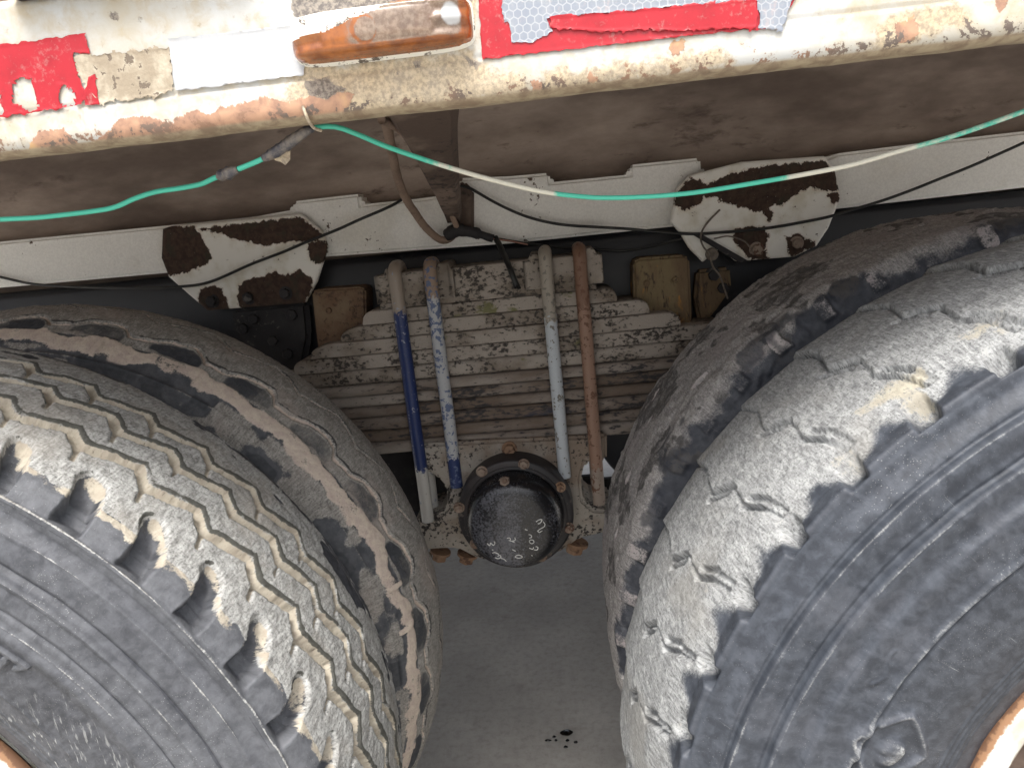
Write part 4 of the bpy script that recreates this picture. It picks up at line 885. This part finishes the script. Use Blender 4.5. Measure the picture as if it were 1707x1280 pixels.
# right inner ----------------------------------------------------------------
def right_inner():
    R = .5417; cr = lambda y: R-.003*((y-.48)/.117)**2
    ctrl = [(.345, .33), (.333, .38), (.331, .43), (.335, .47), (.341, .50), (.350, .523), (.364, cr(.364)-.003)]+[(y, cr(y)) for y in np.arange(.382, .592, .018)]+[(.598, .535), (.610, .51), (.618, .46), (.618, .40), (.60, .34)]
    T = Tyre(ctrl, -122, 8, .2, .0020, R); Y, TH, A = T.Y, T.TH, T.A
    yb = Y+(T.fb(20, 4, 4)-.5)*.05
    tread = sstep(.345, .372, yb); T.m['m_grey'] = tread*.85
    k = np.round((TH+22.9)/7.1); dt = np.radians(TH+22.9-k*7.1)*R
    tab = sstep(.0115, .008, np.abs(dt+(T.fb(60, 3, 2)-.5)*.008))*sstep(.508, .514, T.RR)*sstep(.372, .358, Y)*(.4+.6*vnoise(k*2.9, 3))
    gap = sstep(.0035, .0015, np.abs(dt-.019))*sstep(.345, .352, Y)*sstep(.385, .37, Y)
    T.h += tab*.005-gap*.0015
    T.m['m_dust'] = tab*(.36+.45*T.fb(30, 3, 5)); T.m['m_grey'] = np.maximum(T.m['m_grey'], tab*.6)
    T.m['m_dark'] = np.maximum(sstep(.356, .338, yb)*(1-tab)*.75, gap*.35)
    sc = sstep(.58, .66, fbm(A*13, T.SS*16, 4, 6)); T.m['m_dark'] = np.maximum(T.m['m_dark'], sc*.58*sstep(.45, .37, Y)); T.h -= sc*.002
    # cuts
    for t0, y0, l in ((-47.5, .41, .02), (-58, .50, .016), (-66, .47, .018), (-54.5, .55, .014), (-74, .43, .014)):
        d = np.hypot((np.radians(TH-t0)*R)/1.0, (Y-y0)*1.7)-l*.6*(.6+.8*T.fb(60, 3, 9)); T.h -= sstep(.003, -.004, d)*.008; T.m['m_dark'] = np.maximum(T.m['m_dark'], sstep(.0, -.004, d)*.8); T.m['m_dust'] = np.maximum(T.m['m_dust'], sstep(.006, .002, d)*sstep(-.003, .0, d)*.6)
    T.m['m_edge'] = sstep(.47, .60, T.fb(20, 4, 8))*.62; T.m['m_film'] = .4*T.fb(12, 3, 10); T.h += (np.abs(T.fb(36, 3, 14)-.5))*-.006*tread
    T.h += (T.fb(26, 4, 1)-.5)*.006*tread+(T.fb(200, 3, 12)-.5)*.0018
    return T
w = wheel(.6747, .471, .535, .0031, 'right inner wheel, smooth and dusty')
right_inner().build('tyre', RUB_RI, w, .48, 'right inner tyre with square shoulder tabs'); rim(w, .12, -1)
# the wheels at the far end of the axles only show as shade on the ground
def far_tyre(x, yc):
    w = wheel(x, yc, .535, 0, 'wheel at the far end of the axle')
    P = spline([(-.10, .262), (-.13, .29), (-.15, .40), (-.135, .50), (-.118, .525), (0, .54), (.118, .525), (.135, .50), (.15, .40), (.13, .29), (.10, .262)], 40); seg = 64; th = np.linspace(0, 2*math.pi, seg, endpoint=False)
    V = np.stack([P[None, :, 1]*np.sin(th)[:, None], P[None, :, 0]+0*th[:, None], P[None, :, 1]*np.cos(th)[:, None]], -1).reshape(-1, 3)
    me = meshdata('tyre', V, grid_faces(seg, 40, True, False), CHASSIS, True); o = bpy.data.objects.new('tyre', me); S.collection.objects.link(o); o.parent = w
    rim(w, .12, -1)
for sx in (-.6747, .6747): far_tyre(sx, 2.0); far_tyre(sx, 2.33)
# ================================================================== loose things hanging on the truck
def wire(s, ys, r, mat, fade=None, n=160, seg=10):
    P = spline(path_at(s, ys), n); V, F = tube(P, r, seg)
    at = None
    if fade is not None: at = dict(fade=np.repeat(np.interp(np.linspace(0, 1, n), fade[0], fade[1]), seg))
    return V, F, at
WS, WY = "-60,369 0,366 60,363 100,359 150,353 190,346 225,331 260,320 300,314 335,307 355,298 375,291 400,281 440,264 480,240 505,222 525,213 560,212 600,226 640,243 700,264 760,283 820,300 900,319 960,327 1010,330 1080,328 1160,321 1260,305 1340,291 1420,275 1500,252 1580,230 1640,210 1707,186 1760,168", [.02, .03, .03, .0, -.005, .03, .06, .06, .05, .04]
V, F, at = wire(WS, WY, .0019, WIRE,
                ([0, .36, .385, .40, .43, .545, .565, .58, .66, .76, .79, .86, .9, 1.], [0, 0, .0, 0, .3, 1, .8, .1, .1, .1, .7, .85, .45, .5]))
GP = spline(path_at(WS, WY), 4000); GX = np.array([(q-CAM)@CR/((q-CAM)@CF)*FPX+W/2 for q in GP])
def part_of(x0, x1, n):
    k = np.where((GX >= x0) & (GX <= x1))[0]; q = GP[k[0]:k[-1]+1]; return q[np.linspace(0, len(q)-1, n).astype(int)]
GW = obj('green_wire', V, F, WIRE, None, None, True, at); GW['label'] = 'thin green wire, partly bleached white, strung along under the side panel'; GW['category'] = 'wire'
V, F = tube(part_of(364, 398, 10), [.0025, .0036, .0042, .0034, .004, .0046, .004, .0035, .003, .0024], 10, .12); obj('tape_wrap', V, F, TAPEB, GW)
V, F = tube(part_of(438, 524, 26), list(np.interp(np.linspace(0, 1, 26), [0, .1, .5, .9, 1], [.0025, .0036, .0044, .0034, .0024])), 10, .12); obj('tape_wrap', V, F, TAPEB, GW)
bm = bmesh.new()
rp = aty(pts("452,262 466,256 478,246 486,250 482,266 478,276 468,270 458,268"), .004); vs = [bm.verts.new(p+np.array([0, random.uniform(-.004, .004), 0])) for p in rp]; bm.faces.new(vs)
r_ = bmesh.ops.extrude_face_region(bm, geom=list(bm.faces))
for q in r_['geom']:
    if isinstance(q, bmesh.types.BMVert): q.co.y += .0012
bmesh.ops.triangulate(bm, faces=bm.faces); bm.verts.index_update(); bm_out(bm, 'frayed_tape', RAG, GW)
V, F = tube(spline(path_at("505,178 510,192 516,205 524,214 535,218", [-.031, -.033, -.02, .0]), 16), .0011, 6); obj('tie_thread', V, F, RAG, GW)
V, F, _ = wire("-60,450 0,462 60,474 150,479 240,480 300,478 350,470 420,440 470,421 510,404 560,384 600,366 640,349 662,338 676,328", [.84, .825, .805, .80, .80, .80, .815, .83], .0026, CABLE)
o = obj('black_cable', V, F, CABLE); o['label'] = 'black cable draped over the left gusset plate'; o['category'] = 'cable'
V, F, _ = wire("768,310 785,315 820,335 850,350 880,362 915,371 950,376 1000,379 1050,382 1110,388 1160,390 1210,387 1250,384 1290,379 1330,372 1380,362 1420,350 1470,335 1520,317 1570,297 1620,277 1665,257 1707,238 1760,212", [.825, .82, .82, .80, .785, .785, .79, .79, .78], .0026, CABLE)
o = obj('black_cable', V, F, CABLE); o['label'] = 'black cable running across the right gusset plate'; o['category'] = 'cable'
V, F, _ = wire("830,398 880,406 940,413 1000,416 1040,418 1080,412 1120,402 1165,392", [.815, .84, .845, .84, .80], .0022, CABLE, None, 60, 8)
o = obj('black_cable', V, F, CABLE); o['label'] = 'thin black cable sagging behind the spring top'; o['category'] = 'cable'
V, F, _ = wire("1200,350 1185,365 1172,382 1168,398 1173,412 1183,424 1186,438 1190,447 1200,460 1207,480 1213,498", [.795, .785, .78, .785, .80, .81], .0017, THIN, None, 70, 8)
TW = obj('thin_wire', V, F, THIN); TW['label'] = 'bent thin grey wire dangling from the right gusset plate'; TW['category'] = 'wire'
c = aty([(1187, 424)], .788)[0]
o = lathe_y('wire_clip', [(.0, -.004), (.008, -.0035), (.0112, -.001), (.0115, .003), (.0, .004)], THIN, TW, tuple(c), 20)
V, F, _ = wire("1190,398 1215,394 1240,402 1250,412", [.785, .78, .785], .0014, THIN, None, 24, 6); obj('wire_end', V, F, THIN, TW)
# ---- oil on the ground -------------------------------------------------------
def atz0(p): d = rays([p]); t = -CAM[2]/d[0, 2]; return CAM+d[0]*t
def oil(name, p, rx, ry, label, group=None, seed=0):
    c = atz0(p); n = 26; V = [(c[0], c[1], .0062)]
    for ring, hh in ((.7, .0058), (1., .0042)):
        for k in range(n):
            a = 2*math.pi*k/n; r = ring*(1+.35*(vnoise(math.cos(a)*1.6+seed, math.sin(a)*1.6+seed*2)-.5)+.12*(vnoise(k*.9, seed)-.5)); V.append((c[0]+rx*r*math.cos(a), c[1]+ry*r*math.sin(a), hh))
    F = [(0, 1+k, 1+(k+1) % n) for k in range(n)]+[(1+k, 1+n+k, 1+n+(k+1) % n, 1+(k+1) % n) for k in range(n)]
    o = obj(name, V, F, OIL, None, (c[0], c[1], .0042)); o['label'] = label; o['category'] = 'oil stain'
    if group: o['group'] = group
oil('oil_puddle', (945, 1223), .0150, .0105, 'glossy black oil puddle, largest of the spots on the concrete', 'oil spots on the concrete', 1)
for i, (p, rx, ry, lb) in enumerate((((924, 1230), .0042, .004, 'round oil drop just left of the large puddle, upper of two'), ((914, 1236), .0075, .003, 'long thin oil streak farthest left of the puddle'), ((927, 1236), .0034, .003, 'tiny oil drop under the upper left drop'), ((946, 1236), .0044, .004, 'oil drop right under the middle of the puddle'),
                                   ((960, 1239), .0048, .004, 'oil drop farthest right, below the right end of the puddle'), ((943, 1247), .0046, .0042, 'lowest oil drop, nearest the lower edge of the photo'))):
    oil('oil_drop', p, rx, ry, lb, 'oil spots on the concrete', 3+i*2.7)
